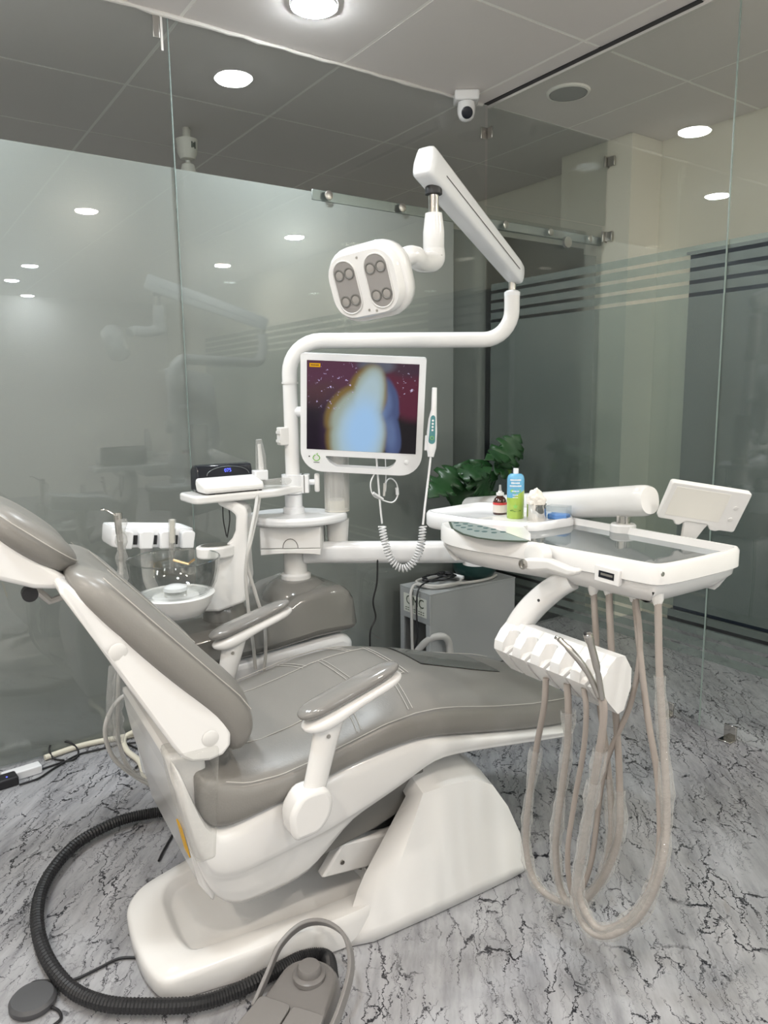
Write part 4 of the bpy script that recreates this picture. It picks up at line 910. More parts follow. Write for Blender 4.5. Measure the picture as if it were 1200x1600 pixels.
# cross-section: flat sloped back/top, pointed chin at the bottom, notched on the viewer's side
secf = [(-0.034, 0.046), (-0.006, 0.055), (0.022, 0.042), (0.046, 0.022), (0.051, 0.008), (0.052, 0.000), (0.034, -0.036), (0.008, -0.076), (-0.012, -0.076), (-0.042, -0.034), (-0.050, 0.008)]
PULL = [0, 0, 0.4, 1.0, 1.0, 0, 0, 0, 0, 0, 0]
SLIT = [0, 0, 0, 0, 0, 1.0, 1.0, 1.0, 0, 0, 0]
ts, no = [], []
n_slot = 5; pitch = LR/n_slot
stations = [(-0.016, 0)]
for k in range(n_slot):
    c = pitch*(k + 0.50)
    stations += [(c + dt_, math.sqrt(max(0, 1 - (dt_/0.0165)**2))) for dt_ in (-0.0168, -0.0160, -0.0135, -0.009, -0.0046, -0.0036, 0.0, 0.0036, 0.0046, 0.009, 0.0135, 0.0160, 0.0168)]
stations += [(LR + 0.012, 0)]
b = MB()
def sec2(t, f):
    out = []; slit = 1.0 if f > 0.97 else 0.0
    for (x, u), pu, sl_ in zip(secf, PULL, SLIT):
        out.append(r0 + dr_*t + RXt*(x - 0.036*f*pu - 0.022*slit*sl_) + RUt*u)
    return out
b.loft([sec2(t, f) for t, f in stations]); b.build('rack_bar', 'white', rk, bevel=0.002, smooth=30)
# hoses: each leaves a slot, hangs in a loop and climbs to the table's underside
tops = [V((-1.335, -1.80, 0.905)), V((-1.325, -1.865, 0.905)), V((-1.30, -1.90, 0.905)), V((-1.29, -1.95, 0.905)), V((-1.30, -1.99, 0.905))]
def loopx(pts, xs):
    return [hx(p[0], p[1], x) for p, x in zip(pts, xs)]
H = []
# pixel course of each hose with the plane (world x) it hangs in
H.append((loopx([(853, 1060), (850, 1105), (838, 1170), (825, 1260), (822, 1320), (832, 1370), (858, 1400), (895, 1408), (938, 1375), (955, 1300), (950, 1200), (935, 1080), (931, 990), (927, 915)], [-1.43, -1.43, -1.42, -1.42, -1.42, -1.42, -1.41, -1.40, -1.37, -1.35, -1.34, -1.33, -1.325, -1.325]), 0.0062, (2, 10), None,
          'hose from the innermost rack slot in clear sleeve, its loop nearest the chair base'))
H.append((loopx([(886, 1068), (888, 1110), (886, 1170), (874, 1260), (868, 1330), (878, 1395), (905, 1412), (940, 1375), (966, 1310), (968, 1220), (962, 1110), (955, 1010), (951, 915)], [-1.43, -1.43, -1.42, -1.42, -1.42, -1.41, -1.40, -1.38, -1.36, -1.34, -1.33, -1.32, -1.315]), 0.0066, (1, 9), None,
          'sleeved hose from the second rack slot in'))
H.append((loopx([(912, 1075), (916, 1110), (912, 1170), (898, 1250), (887, 1330), (892, 1390), (905, 1395), (925, 1340), (945, 1200), (985, 1100), (1000, 1010), (992, 920)], [-1.44, -1.44, -1.43, -1.42, -1.42, -1.41, -1.40, -1.38, -1.35, -1.32, -1.30, -1.30]), 0.0052, None, None,
          'bare thin hose hanging from the middle rack slot'))
H.append((loopx([(935, 1085), (944, 1105), (938, 1170), (918, 1280), (904, 1360), (908, 1410), (935, 1450), (975, 1440), (1010, 1400), (1030, 1330), (1028, 1220), (1012, 1120), (1000, 1020), (991, 925)], [-1.45, -1.45, -1.45, -1.45, -1.45, -1.45, -1.44, -1.42, -1.40, -1.37, -1.34, -1.32, -1.30, -1.29]), 0.0060, (2, 9), (873, 997),
          'hose of the handpiece leaning over the rack'))
H.append((loopx([(940, 1090), (942, 1130), (928, 1220), (912, 1320), (900, 1400), (915, 1448), (950, 1462), (1000, 1430), (1032, 1360), (1042, 1270), (1036, 1150), (1030, 1040), (1028, 930)], [-1.45, -1.45, -1.45, -1.45, -1.45, -1.45, -1.44, -1.41, -1.39, -1.36, -1.34, -1.33, -1.32]), 0.0064, (2, 11), (920, 995),
          'hose of the outermost handpiece'))
labels = ['grey hose in clear sleeve hanging from the rack slot beside the curved arm', 'thick sleeved grey hose from the second rack slot beyond the curved arm', 'thin bare taupe hose hanging from the middle rack slot',
          'steel handpiece with flat tip leaning in the rack, its sleeved hose looping low', 'steel handpiece with twin port tip in the outermost rack slot, sleeved hose']
for k, (pts, r, slv, tip, _) in enumerate(H):
    nm, ct = ('dental_handpiece', 'handpiece') if tip else ('handpiece_hose', 'hose')
    pth = crom(pts, 7)
    mn = min(p.z for p in pth)
    t = thing(nm, labels[k], ct, min(pth, key=lambda p: p.z), 'hoses and handpieces of the rack')
    r *= 1.22
    MB().tube(pth, r, 10).build('hose', 'ghose', t, smooth=70)
    if slv:
        sp2 = pth[slv[0]*7: slv[1]*7]
        rr_ = [r*1.65 + 0.0018*math.sin(i*0.9) + 0.0012*math.sin(i*2.3 + k) + (0.003 if i % 17 < 3 else 0) for i in range(len(sp2))]
        MB().tube(sp2, rr_, 12, cap=False).build('clear_sleeve', 'sleeve', t, smooth=75)
    MB().tube([pts[-1] + V((0, 0, 0.006)), pts[-1] + V((0, 0, -0.010)), pts[-1] + V((0, 0, -0.022))], [0.012, 0.012, 0.008], 14).build('hose_nut', 'mount', t)
    if tip == (873, 997):
        q = [hx(936, 1088, -1.455), hx(918, 1050, -1.47), hx(893, 1018, -1.49), hx(873, 998, -1.50)]
        MB().tube(crom(q, 5), [0.0068]*6 + [0.0072]*6 + [0.0055]*4, 12).build('handpiece_body', 'steel', t)
        MB().box((-0.010, -0.005, -0.004), (0.010, 0.005, 0.004), Matrix.Translation(q[-1]) @ Matrix.Rotation(0.5, 4, 'Y')).build('handpiece_tip', 'chrome', t, bevel=0.002)
    elif tip:
        q = [hx(941, 1092, -1.455), hx(934, 1050, -1.465), hx(924, 1010, -1.475), hx(919, 993, -1.48)]
        MB().tube(crom(q, 5), [0.0062]*6 + [0.0078]*6 + [0.0095]*4, 14).build('handpiece_body', 'steel', t)
        ax = (q[-1] - q[-2]).normalized().to_track_quat('Z', 'Y').to_matrix().to_4x4()
        MB().lathe([(0.0098, -0.002), (0.0098, 0.003), (0.007, 0.006), (0.0005, 0.007)], q[-1], 18, ax).build('handpiece_tip', 'chrome', t)
        for s_ in (-1, 1):
            MB().lathe([(0.0032, 0.0), (0.0032, 0.0035), (0.0005, 0.0036)], q[-1] + (ax @ V((s_*0.0045, -0.004, 0.0045))), 10, ax @ Matrix.Rotation(0.5, 4, 'X')).build('port', 'black', t)

# ================================================================== OPERATING LAMP
ol_ = thing('operating_lamp', 'white dental operating lamp on a long bent pole and sloping arm', 'dental lamp', (PX, PY, 1.40))
j = V((-0.782, -0.992, 0))
hdir = (V((j.x, j.y, 0)) - V((PX, PY, 0))).normalized()
zl = 1.540; br = 0.11
path = [V((PX, PY, 1.40)), V((PX, PY, zl - br))]
for k in range(1, 9):
    a = PI/2*k/8; path.append(V((PX, PY, 0)) + hdir*(br - br*math.cos(a)) + V((0, 0, zl - br + br*math.sin(a))))
br2 = 0.10
path.append(V((j.x, j.y, zl)) - hdir*(br2 + 0.2)); path.append(V((j.x, j.y, zl)) - hdir*br2)
for k in range(1, 9):
    a = PI/2*k/8; path.append(V((j.x, j.y, zl)) - hdir*(br2 - br2*math.sin(a)) + V((0, 0, br2 - br2*math.cos(a))))
path.append(V((j.x, j.y, 1.690)))
MB().tube(path, 0.0268, 24).build('lamp_pole', 'white', ol_, smooth=60)
MB().lathe([(0.0285, 1.395), (0.0285, 1.402)], V((PX, PY, 0)), 24).build('pole_seam', 'mount', ol_)
MB().lathe([(0.0275, 1.688), (0.0275, 1.700), (0.020, 1.706)], V((j.x, j.y, 0)), 24).build('pole_cap', 'white2', ol_)
MB().lathe([(0.013, 1.70), (0.013, 1.755)], V((j.x, j.y, 0)), 18).build('lower_pin', 'steel', ol_)
a0 = V((j.x, j.y, 1.762)) + hdir*0.012; a1 = hd(670, 262, 2.02)
d = (a1 - a0).normalized(); sd_ = d.cross(ez).normalized(); un = sd_.cross(d); La = (a1 - a0).length
pr = rounded([(-0.030, -0.040), (0.030, -0.040), (0.034, 0.0), (0.026, 0.046), (-0.026, 0.046), (-0.034, 0.0)], 0.014, 3)
b = MB(); b.loft([[a0 + d*(La*t) + sd_*(p.x*s_) + un*(p.y*s_ + o_) for p in pr] for t, s_, o_ in ((-0.035, 0.62, 0.0), (-0.02, 0.80, 0), (0.04, 0.88, 0), (0.5, 0.94, 0.0), (1.02, 1.02, 0.0), (1.04, 1.0, 0), (1.052, 0.88, 0))])
b.build('lamp_arm', 'white2', ol_, bevel=0.002, smooth=40)
for s_ in (-1, 1):
    MB().tube([a0 + d*(La*0.06) + sd_*(0.0315*s_) - un*0.004, a0 + d*(La*0.93) + sd_*(0.0345*s_) - un*0.004], 0.0012, 5).build('arm_groove', 'gdark', ol_)
q = a1 - d*0.035 - un*0.02
sq = V((q.x, q.y, 0))
MB().lathe([(0.024, q.z - 0.034), (0.024, q.z)], sq, 16).build('arm_slot', 'black', ol_)
MB().lathe([(0.0145, q.z - 0.11), (0.0145, q.z - 0.01)], sq, 20).build('upper_pin', 'chrome', ol_)
zq = q.z - 0.085
MB().lathe([(0.024, zq), (0.030, zq - 0.05), (0.030, zq - 0.095), (0.026, zq - 0.10)], sq, 28).build('lamp_socket', 'white', ol_)
HC = hd(576, 441, 1.93)
LN = V((-0.86, -0.42, -0.28)).normalized()
back = HC - LN*0.055
el = crom([V((q.x, q.y, zq - 0.09)), V((q.x, q.y, zq - 0.125)), V((q.x, q.y, zq - 0.145)).lerp(hd(640, 400, 1.97), 0.55), hd(643, 399, 1.97), hd(622, 408, 1.965)], 6)
MB().tube(el, [0.030]*9 + [0.029]*8 + [0.026]*8, 22).build('lamp_elbow', 'white', ol_, smooth=60)
# head
up0 = (V((0, 0, 1)) - LN*LN.z).normalized(); rt0 = up0.cross(-LN).normalized()
rt0 = rt0 if rt0.dot(_rt) > 0 else -rt0
ROLLH = math.radians(-6)
upv = up0*math.cos(ROLLH) + rt0*math.sin(ROLLH); rtv = rt0*math.cos(ROLLH) - up0*math.sin(ROLLH)
def HP(x, z, n): return HC + rtv*x + upv*z + LN*n
lh = bpy.data.objects.new('lamp_head', None); COL.objects.link(lh); lh.parent = ol_
def sring(w, h, r, n): return [HP(p[0], p[1], n) for p in rrect(w, h, r, 6)]
HW, HH = 0.238, 0.195
MB().loft([sring(HW*0.55, HH*0.55, 0.045, -0.062), sring(HW*0.82, HH*0.82, 0.06, -0.055), sring(HW*0.97, HH*0.97, 0.072, -0.034), sring(HW, HH, 0.075, -0.012), sring(HW*0.985, HH*0.98, 0.074, 0.002), sring(HW*0.94, HH*0.93, 0.070, 0.006)]).build('head_housing', 'white', lh, smooth=50)
MB().loft([sring(HW*0.90, HH*0.88, 0.060, 0.004), sring(HW*0.88, HH*0.86, 0.060, 0.024), sring(HW*0.84, HH*0.81, 0.056, 0.030)]).build('head_front', 'white', lh, smooth=40)
for sx in (-1, 1):
    cx = 0.048*sx
    ov = rrect(0.068, 0.134, 0.0335, 8)
    MB().prism(ov, lambda p: HP(cx + p[0], p[1], 0.0285), lambda p: HP(cx + p[0], p[1], 0.0315)).build('lens_panel', 'lensg', lh, smooth=30)
    MB().tube([HP(cx + p[0]*1.02, p[1]*1.01, 0.0312) for p in ov + [ov[0]]], 0.0022, 6).build('panel_rim', 'mount', lh)
    for lx in (-0.0155, 0.0155):
        for lz in (-0.034, 0.034):
            lm = Matrix(((rtv.x, upv.x, LN.x, 0), (rtv.y, upv.y, LN.y, 0), (rtv.z, upv.z, LN.z, 0), (0, 0, 0, 1)))
            MB().lathe([(0.0150, 0.0), (0.0150, 0.0022), (0.0125, 0.0026), (0.010, 0.0008)], HP(cx + lx, lz, 0.0312), 20, lm, cap=False).build('lens_ring', 'gdark', lh)
            MB().lathe([(0.0125, 0.0006), (0.009, 0.0012), (0.0005, 0.0016)], HP(cx + lx, lz, 0.0312), 18, lm).build('lens', 'lens', lh)
for x, z in ((0.0, 0.067), (0.0, -0.067), (0.022, -0.072)):
    MB().lathe([(0.0035, 0.0), (0.0035, 0.001)], HP(x, z, 0.0298), 10, lm).build('face_mark', 'steel', lh)

# ================================================================== MONITOR
mc = V((-1.289, -0.804, 1.313))
Rm = (Euler((0, 0, -0.705)).to_matrix() @ Matrix.Rotation(0.125, 3, 'X') @ Matrix.Rotation(0.056, 3, 'Y')).to_4x4()
fm = Matrix.Translation(mc) @ Rm
SW, SH = 0.376, 0.301
mon = thing('intraoral_monitor', 'white framed monitor on the post showing a close-up of a tooth', 'monitor', mc - V((0, 0, 0.24)))
zt_, zb2 = SH/2 + 0.022, -SH/2 - 0.078
bo = rounded([(-SW/2 - 0.022, zt_), (-SW/2 - 0.022, zb2), (SW/2 + 0.022, zb2), (SW/2 + 0.022, zt_)], 0.06, 6)
bo = [p for p in bo]
def bez():
    # outer outline with small top and large bottom radii
    r1, r2 = 0.010, 0.075; x0, x1 = -SW/2 - 0.022, SW/2 + 0.022; o = []
    for cx, cz, r, a0 in ((x1 - r1, zt_ - r1, r1, 0), (x0 + r1, zt_ - r1, r1, 90), (x0 + r2, zb2 + r2, r2, 180), (x1 - r2, zb2 + r2, r2, 270)):
        for k in range(8): a = math.radians(a0 + 90*k/7); o.append((cx + r*math.cos(a), cz + r*math.sin(a)))
    return o
outl = bez()
# frame with a slot cut out: two loops bridged with bmesh
slot = [(-0.125, -SH/2 - 0.022), (0.125, -SH/2 - 0.022), (0.112, -SH/2 - 0.046), (0.092, -SH/2 - 0.058), (-0.085, -SH/2 - 0.058), (-0.108, -SH/2 - 0.046)]
slot = [(p.x, p.y) for p in rounded(slot, 0.008, 2)]
def frame_with_slot():
    bm = bmesh.new()
    def loop(poly): 
        vs = [bm.verts.new((p[0], 0, p[1])) for p in poly]; return [bm.edges.new((vs[i], vs[(i+1) % len(vs)])) for i in range(len(vs))]
    es = loop(outl) + loop(slot)
    bmesh.ops.triangle_fill(bm, use_beauty=True, use_dissolve=False, edges=es)
    b = MB(); vi = {v: i for i, v in enumerate(bm.verts)}
    vs = [v.co.copy() for v in bm.verts]; fs = [tuple(vi[v] for v in f.verts) for f in bm.faces]; bm.free()
    n = len(vs); dep = 0.032
    V1 = [fm @ V((p.x, -0.004, p.z)) for p in vs]; V2 = [fm @ V((p.x, dep, p.z)) for p in vs]
    F = list(fs) + [tuple(i + n for i in reversed(f)) for f in fs]
    k = 0
    for poly in (outl, slot):
        m_ = len(poly)
        for i in range(m_): F.append((k + i, k + (i+1) % m_, k + (i+1) % m_ + n, k + i + n))
        k += m_
    b.add(V1 + V2, F); return b
fr_ = frame_with_slot().build('monitor_frame', 'white2', mon, smooth=35)
# screen picture
def screenmat():
    m, nt, b_, out = newmat('tooth picture on screen'); nt.nodes.remove(b_); N = nt.nodes; L = nt.links
    tc = N.new('ShaderNodeTexCoord')
    sep = N.new('ShaderNodeSeparateXYZ'); L.new(tc.outputs['Generated'], sep.inputs[0])
    nz = N.new('ShaderNodeTexNoise'); nz.inputs['Scale'].default_value = 3.0; nz.inputs['Detail'].default_value = 3; L.new(tc.outputs['Generated'], nz.inputs['Vector'])
    def mth(op, a, c=None, d=None):
        n = N.new('ShaderNodeMath'); n.operation = op
        for i, v in enumerate((a, c, d)):
            if v is None: continue
            if isinstance(v, (int, float)): n.inputs[i].default_value = v
            else: L.new(v, n.inputs[i])
        return n.outputs[0]
    su = N.new('ShaderNodeUVMap'); ss = N.new('ShaderNodeSeparateXYZ'); L.new(su.outputs[0], ss.inputs[0])
    U, Vv = ss.outputs[0], ss.outputs[1]
    Uw = mth('MULTIPLY_ADD', mth('SUBTRACT', nz.outputs['Fac'], 0.5), 0.045, U)
    def ell(cx, cy, rx, ry, rot, soft, wob=True):
        a = math.radians(rot); x = mth('SUBTRACT', Uw if wob else U, cx); y = mth('SUBTRACT', Vv, cy)
        xr = mth('ADD', mth('MULTIPLY', x, math.cos(a)/rx), mth('MULTIPLY', y, math.sin(a)/rx)); yr = mth('ADD', mth('MULTIPLY', x, -math.sin(a)/ry), mth('MULTIPLY', y, math.cos(a)/ry))
        r = mth('SQRT', mth('ADD', mth('MULTIPLY', xr, xr), mth('MULTIPLY', yr, yr)))
        n = N.new('ShaderNodeMapRange'); n.interpolation_type = 'SMOOTHSTEP'; L.new(r, n.inputs[0]); n.inputs[1].default_value = 1 + soft; n.inputs[2].default_value = 1 - soft; n.inputs[3].default_value = 0; n.inputs[4].default_value = 1
        return n.outputs[0]
    cur = [None]
    def over(fac, col):
        n = N.new('ShaderNodeMix'); n.data_type = 'RGBA'; L.new(fac, n.inputs[0])
        if cur[0] is None: n.inputs[6].default_value = (0.006, 0.004, 0.007, 1)
        else: L.new(cur[0], n.inputs[6])
        n.inputs[7].default_value = (*col, 1); cur[0] = n.outputs[2]
    over(ell(0.22, 0.85, 0.34, 0.35, -15, 0.5), (0.085, 0.022, 0.055))
    over(ell(0.12, 0.62, 0.22, 0.14, 20, 0.5), (0.075, 0.028, 0.040))
    over(ell(0.05, 0.18, 0.25, 0.35, 0, 0.5), (0.012, 0.006, 0.016))
    over(ell(0.24, 0.25, 0.10, 0.35, 0, 0.6), (0.035, 0.015, 0.045))
    over(ell(0.92, 0.72, 0.24, 0.34, 12, 0.22), (0.095, 0.010, 0.033))
    over(ell(0.92, 0.97, 0.20, 0.12, 0, 0.5), (0.05, 0.02, 0.04))
    over(ell(0.62, 0.97, 0.16, 0.09, 0, 0.35), (0.10, 0.11, 0.15))
    mx_ = lambda a, b: mth('MAXIMUM', a, b)
    over(mx_(ell(0.735, 0.56, 0.095, 0.28, 6, 0.16), ell(0.775, 0.20, 0.085, 0.27, 4, 0.16)), (0.060, 0.085, 0.20))
    over(mx_(ell(0.70, 0.60, 0.06, 0.20, 6, 0.5), ell(0.765, 0.22, 0.05, 0.18, 4, 0.6)), (0.11, 0.16, 0.32))
    over(mx_(mx_(ell(0.45, 0.16, 0.275, 0.46, -2, 0.10), ell(0.53, 0.60, 0.185, 0.38, -10, 0.12)), ell(0.41, 0.46, 0.215, 0.34, -28, 0.12)), (0.20, 0.13, 0.035))
    over(mx_(mx_(ell(0.465, 0.15, 0.245, 0.44, -2, 0.14), ell(0.55, 0.60, 0.145, 0.35, -8, 0.18)), ell(0.44, 0.44, 0.185, 0.31, -28, 0.18)), (0.34, 0.40, 0.34))
    over(mx_(ell(0.48, 0.17, 0.20, 0.40, -2, 0.30), ell(0.54, 0.58, 0.115, 0.32, -14, 0.35)), (0.42, 0.55, 0.60))
    over(ell(0.51, 0.24, 0.16, 0.34, -4, 0.55), (0.36, 0.58, 0.86))
    sp = N.new('ShaderNodeTexNoise'); sp.inputs['Scale'].default_value = 26; sp.inputs['Detail'].default_value = 2; L.new(su.outputs[0], sp.inputs['Vector'])
    spr = N.new('ShaderNodeMapRange'); L.new(sp.outputs['Fac'], spr.inputs[0]); spr.inputs[1].default_value = 0.64; spr.inputs[2].default_value = 0.70
    over(mth('MULTIPLY', spr.outputs[0], ell(0.24, 0.74, 0.19, 0.28, -20, 0.4)), (0.62, 0.52, 0.85))
    over(mth('MULTIPLY', spr.outputs[0], ell(0.89, 0.80, 0.07, 0.16, 0, 0.4)), (0.70, 0.65, 0.90))
    e = N.new('ShaderNodeEmission'); L.new(cur[0], e.inputs[0]); e.inputs[1].default_value = 1.0
    g = N.new('ShaderNodeBsdfGlossy'); g.inputs['Roughness'].default_value = 0.15; g.inputs[0].default_value = (0.03, 0.03, 0.03, 1)
    ad = N.new('ShaderNodeAddShader'); L.new(e.outputs[0], ad.inputs[0]); L.new(g.outputs[0], ad.inputs[1]); L.new(ad.outputs[0], out.inputs[0])
    return m
so = MB().box((-SW/2, -0.0055, -SH/2), (SW/2, -0.0035, SH/2), fm).build('screen', screenmat(), mon, smooth=0)
uvl = so.data.uv_layers.new(name='uv')
inv = fm.inverted(); off_ = base_of(mon)
for lp_ in so.data.loops:
    p = inv @ (so.data.vertices[lp_.vertex_index].co + off_); uvl.data[lp_.index].uv = (p.x/SW + 0.5, p.z/SH + 0.5)
MB().box((-SW/2 + 0.009, -0.0068, SH/2 - 0.022), (-SW/2 + 0.046, -0.0056, SH/2 - 0.009), fm).build('screen_tag', emat('orange screen tag', (0.85, 0.42, 0.02), 0.9), mon)
for k in range(5):
    MB().box((-SW/2 + 0.014 + 0.0055*k, -0.0071, SH/2 - 0.017), (-SW/2 + 0.018 + 0.0055*k, -0.0067, SH/2 - 0.0135), fm).build('tag_letter', 'brown', mon)
# logo: green apple outline round a white tooth, plus power button and dot
lc = (-SW/2 + 0.034, -SH/2 - 0.030)
ap = [(lc[0] + 0.0105*math.cos(a)*(1 + 0.10*math.cos(2*a)), lc[1] + 0.0105*math.sin(a)) for a in [math.radians(110 + 320*k/20) for k in range(21)]]
MB().tube([fm @ V((p[0], -0.0048, p[1])) for p in ap], 0.0016, 6).build('apple_ring', 'green', mon)
MB().tube([fm @ V((lc[0], -0.0048, lc[1] + 0.011)), fm @ V((lc[0] + 0.004, -0.0048, lc[1] + 0.016))], 0.0013, 6).build('apple_leaf', 'green', mon)
plate([(lc[0] + dx, lc[1] + dz) for dx, dz in ((-0.006, 0.004), (-0.003, 0.006), (0, 0.0045), (0.003, 0.006), (0.006, 0.004), (0.0045, -0.006), (0.0015, -0.002), (-0.0015, -0.002), (-0.0045, -0.006))], fm, -0.0052, -0.0040).build('tooth_mark', 'white', mon)
for k in range(6):
    MB().box((lc[0] - 0.010 + 0.0035*k, -0.0046, lc[1] - 0.0175), (lc[0] - 0.0075 + 0.0035*k, -0.0040, lc[1] - 0.0150), fm).build('logo_letter', 'ink', mon)
MB().lathe([(0.0025, 0), (0.0025, 0.001)], fm @ V((-SW/2 + 0.009, -0.004, lc[1] + 0.004)), 10, Rm @ Matrix.Rotation(PI/2, 4, 'X')).build('power_dot', 'black', mon)
MB().lathe([(0.008, 0), (0.0075, 0.003), (0.004, 0.0045)], fm @ V((SW/2 - 0.030, -0.004, -SH/2 - 0.030)), 18, Rm @ Matrix.Rotation(PI/2, 4, 'X')).build('power_button', 'white2', mon)
# arm from the post to the monitor's back
MB().tube([V((PX, PY, 1.30)), V((PX + 0.05, PY - 0.05, 1.30)), fm @ V((0.0, 0.03, 0))], 0.018, 14).build('mount_arm', 'white2', mon)
# loose leads under the monitor
YM = -0.80
for pts, r in ((((588, 714), (590, 740), (594, 790), (597, 818)), 0.0035), (((586, 738), (579, 755), (582, 772), (592, 779), (612, 785), (621, 775), (620, 757), (612, 748), (604, 752), (602, 768)), 0.0026), (((602, 716), (603, 745), (601, 765)), 0.0022)):
    MB().tube(crom([hy(a, b_, YM) for a, b_ in pts], 6), r, 8).build('monitor_lead', 'white2', mon)
MB().tube([hy(583, 770, YM - 0.005), hy(598, 780, YM - 0.005)], 0.005, 10).build('lead_plug', 'white2', mon)
MB().tube([hy(601, 755, YM - 0.005), hy(600, 775, YM - 0.005)], 0.0045, 10).build('lead_plug', 'lhose', mon)
MB().tube([hy(620, 762, YM - 0.005), hy(621, 773, YM - 0.005)], 0.006, 10).build('lead_plug', 'white2', mon)
# ------------------------------------------------------------------ intraoral camera wand with its coil cord
YW = hd(676, 690, dep := (mc + Rm.to_3x3() @ V((SW/2, 0, 0)) - CAM).dot(_fw) - 0.03).y
wd = thing('intraoral_camera', 'white intraoral camera wand with teal keypad and coiled cord clipped to the monitor', 'camera wand', hd(676, 715, dep))
wp = [hd(679, 606, dep), hd(678, 640, dep), hd(676, 655, dep), hd(675, 675, dep), hd(674, 700, dep), hd(673, 714, dep)]
MB().tube(wp, [0.0085, 0.0095, 0.014, 0.0175, 0.0160, 0.010], 18).build('wand_body', 'white2', wd, smooth=60)
wv = (wp[0] - wp[-1]).normalized(); fwv = -_fw; xw = wv.cross(fwv).normalized(); fwv = xw.cross(wv)
fwm = Matrix(((xw.x, -fwv.x, wv.x, wp[3].x), (xw.y, -fwv.y, wv.y, wp[3].y), (xw.z, -fwv.z, wv.z, wp[3].z), (0, 0, 0, 1)))
pl = rrect(0.022, 0.094, 0.010, 5)
MB().prism(pl, lambda p: fwm @ V((p[0]*(1 - 1.5*max(0, p[1])/0.1*0.5), -0.0125, p[1] + 0.006)), lambda p: fwm @ V((p[0]*(1 - 1.5*max(0, p[1])/0.1*0.5), -0.0188 + 0.03*abs(p[1]), p[1] + 0.006))).build('wand_keypad', 'teal', wd)
for k in range(4):
    MB().lathe([(0.0035, 0), (0.0035, 0.0012)], fwm @ V((0, -0.0180, 0.004 + 0.0105*k)), 10, fwm.to_3x3().to_4x4() @ Matrix.Rotation(PI/2, 4, 'X')).build('wand_key', 'white2', wd)
MB().tube([fwm @ V((0.0055*math.cos(a), -0.0192, -0.022 + 0.0055*math.sin(a))) for a in [2*PI*k/14 for k in range(15)]], 0.0011, 5).build('wand_ring', 'green', wd)
MB().box((-0.022, -0.004, -0.062), (-0.010, 0.014, -0.012), fwm).box((-0.016, 0.006, -0.055), (0.018, 0.018, -0.020), fwm).build('wand_clip', 'white2', wd, bevel=0.003)
MB().tube(crom([hd(673, 713, dep), hd(670, 740, dep), hd(664, 790, dep), hd(661, 820, dep)], 5), 0.0038, 8).build('straight_cord', 'white2', wd)
mid = crom([hd(597, 822, dep), hd(601, 845, dep), hd(612, 875, dep), hd(628, 888, dep), hd(645, 880, dep), hd(657, 855, dep), hd(661, 822, dep)], 40)
n_t = 34; coil = []
acc = [0]
for i in range(1, len(mid)): acc.append(acc[-1] + (mid[i] - mid[i-1]).length)
for i, p in enumerate(mid):
    t = (mid[min(i+1, len(mid)-1)] - mid[max(i-1, 0)]).normalized(); nx = _fw.cross(t).normalized(); ny = t.cross(nx)
    a = 2*PI*n_t*acc[i]/acc[-1]; coil.append(p + (nx*math.cos(a) + ny*math.sin(a))*0.0115)
MB().tube(coil, 0.0027, 6).build('coil_cord', 'white2', wd, smooth=70)

# ================================================================== SUCTION CABINET, PLANT, CORDS
cab = thing('suction_cabinet', 'grey metal suction pump cabinet standing in the glass corner with lettered white sticker', 'cabinet', (-0.33, -0.18, 0))
cx0, cx1, cy0, cy1, cz = -0.605, -0.055, -0.300, -0.065, 0.437
# body as separate sheet panels; open bay low on the end face
MB().box((cx0 + 0.012, cy0, 0.012), (cx1, cy0 + 0.006, cz - 0.006)).build('side_panel', 'cabinet', cab, bevel=0.002)
MB().box((cx0 + 0.012, cy1 - 0.006, 0.012), (cx1, cy1, cz - 0.006)).build('side_panel', 'cabinet', cab, bevel=0.002)
MB().box((cx1 - 0.006, cy0 + 0.006, 0.012), (cx1, cy1 - 0.006, cz - 0.006)).build('rear_panel', 'cabinet', cab)
MB().box((cx0, cy0 - 0.002, cz - 0.006), (cx1 + 0.002, cy1 + 0.002, cz)).build('top_panel', 'cabinet', cab, bevel=0.002)
MB().box((cx0, cy0, 0.285), (cx0 + 0.012, cy1, cz - 0.006)).build('end_panel', 'cabinet', cab, bevel=0.002)
MB().box((cx0, cy0, 0.012), (cx0 + 0.012, cy0 + 0.030, 0.285)).build('end_post', 'cabinet', cab, bevel=0.002)
MB().box((cx0, cy1 - 0.030, 0.012), (cx0 + 0.012, cy1, 0.285)).build('end_post', 'cabinet', cab, bevel=0.002)
MB().box((cx0 + 0.02, cy0 + 0.006, 0.006), (cx1 - 0.006, cy1 - 0.006, 0.012)).build('bottom_panel', 'gdark', cab)
MB().box((cx0 + 0.16, cy0 + 0.006, 0.012), (cx0 + 0.166, cy1 - 0.006, cz - 0.006)).build('bay_back', 'gdark', cab)
for xx, yy in ((cx0 + 0.04, cy0 + 0.03), (cx0 + 0.04, cy1 - 0.03), (cx1 - 0.04, cy0 + 0.03), (cx1 - 0.04, cy1 - 0.03)):
    MB().lathe([(0.012, 0.0), (0.012, 0.012)], (xx, yy, 0), 12).build('foot', 'black', cab)
fe = frame((cx0 - 0.0002, (cy0 + cy1)/2 - 0.005, 0.365), (0, -1, 0), ez)
MB().box((-0.090, -0.0012, -0.050), (0.090, 0.0, 0.040), fe).build('sticker', 'label', cab)
text_mb('OMC', 0.062, fe @ Matrix.Translation((0, -0.0018, 0.010))).build('sticker_text', 'ink', cab, smooth=0)
for k in range(2):
    for i in range(9):
        MB().box((-0.075 + 0.017*i, -0.0018, -0.030 - 0.011*k), (-0.064 + 0.017*i, -0.0012, -0.026 - 0.011*k), fe).build('sticker_print', 'ink', cab)
h = cx0 - 0.02
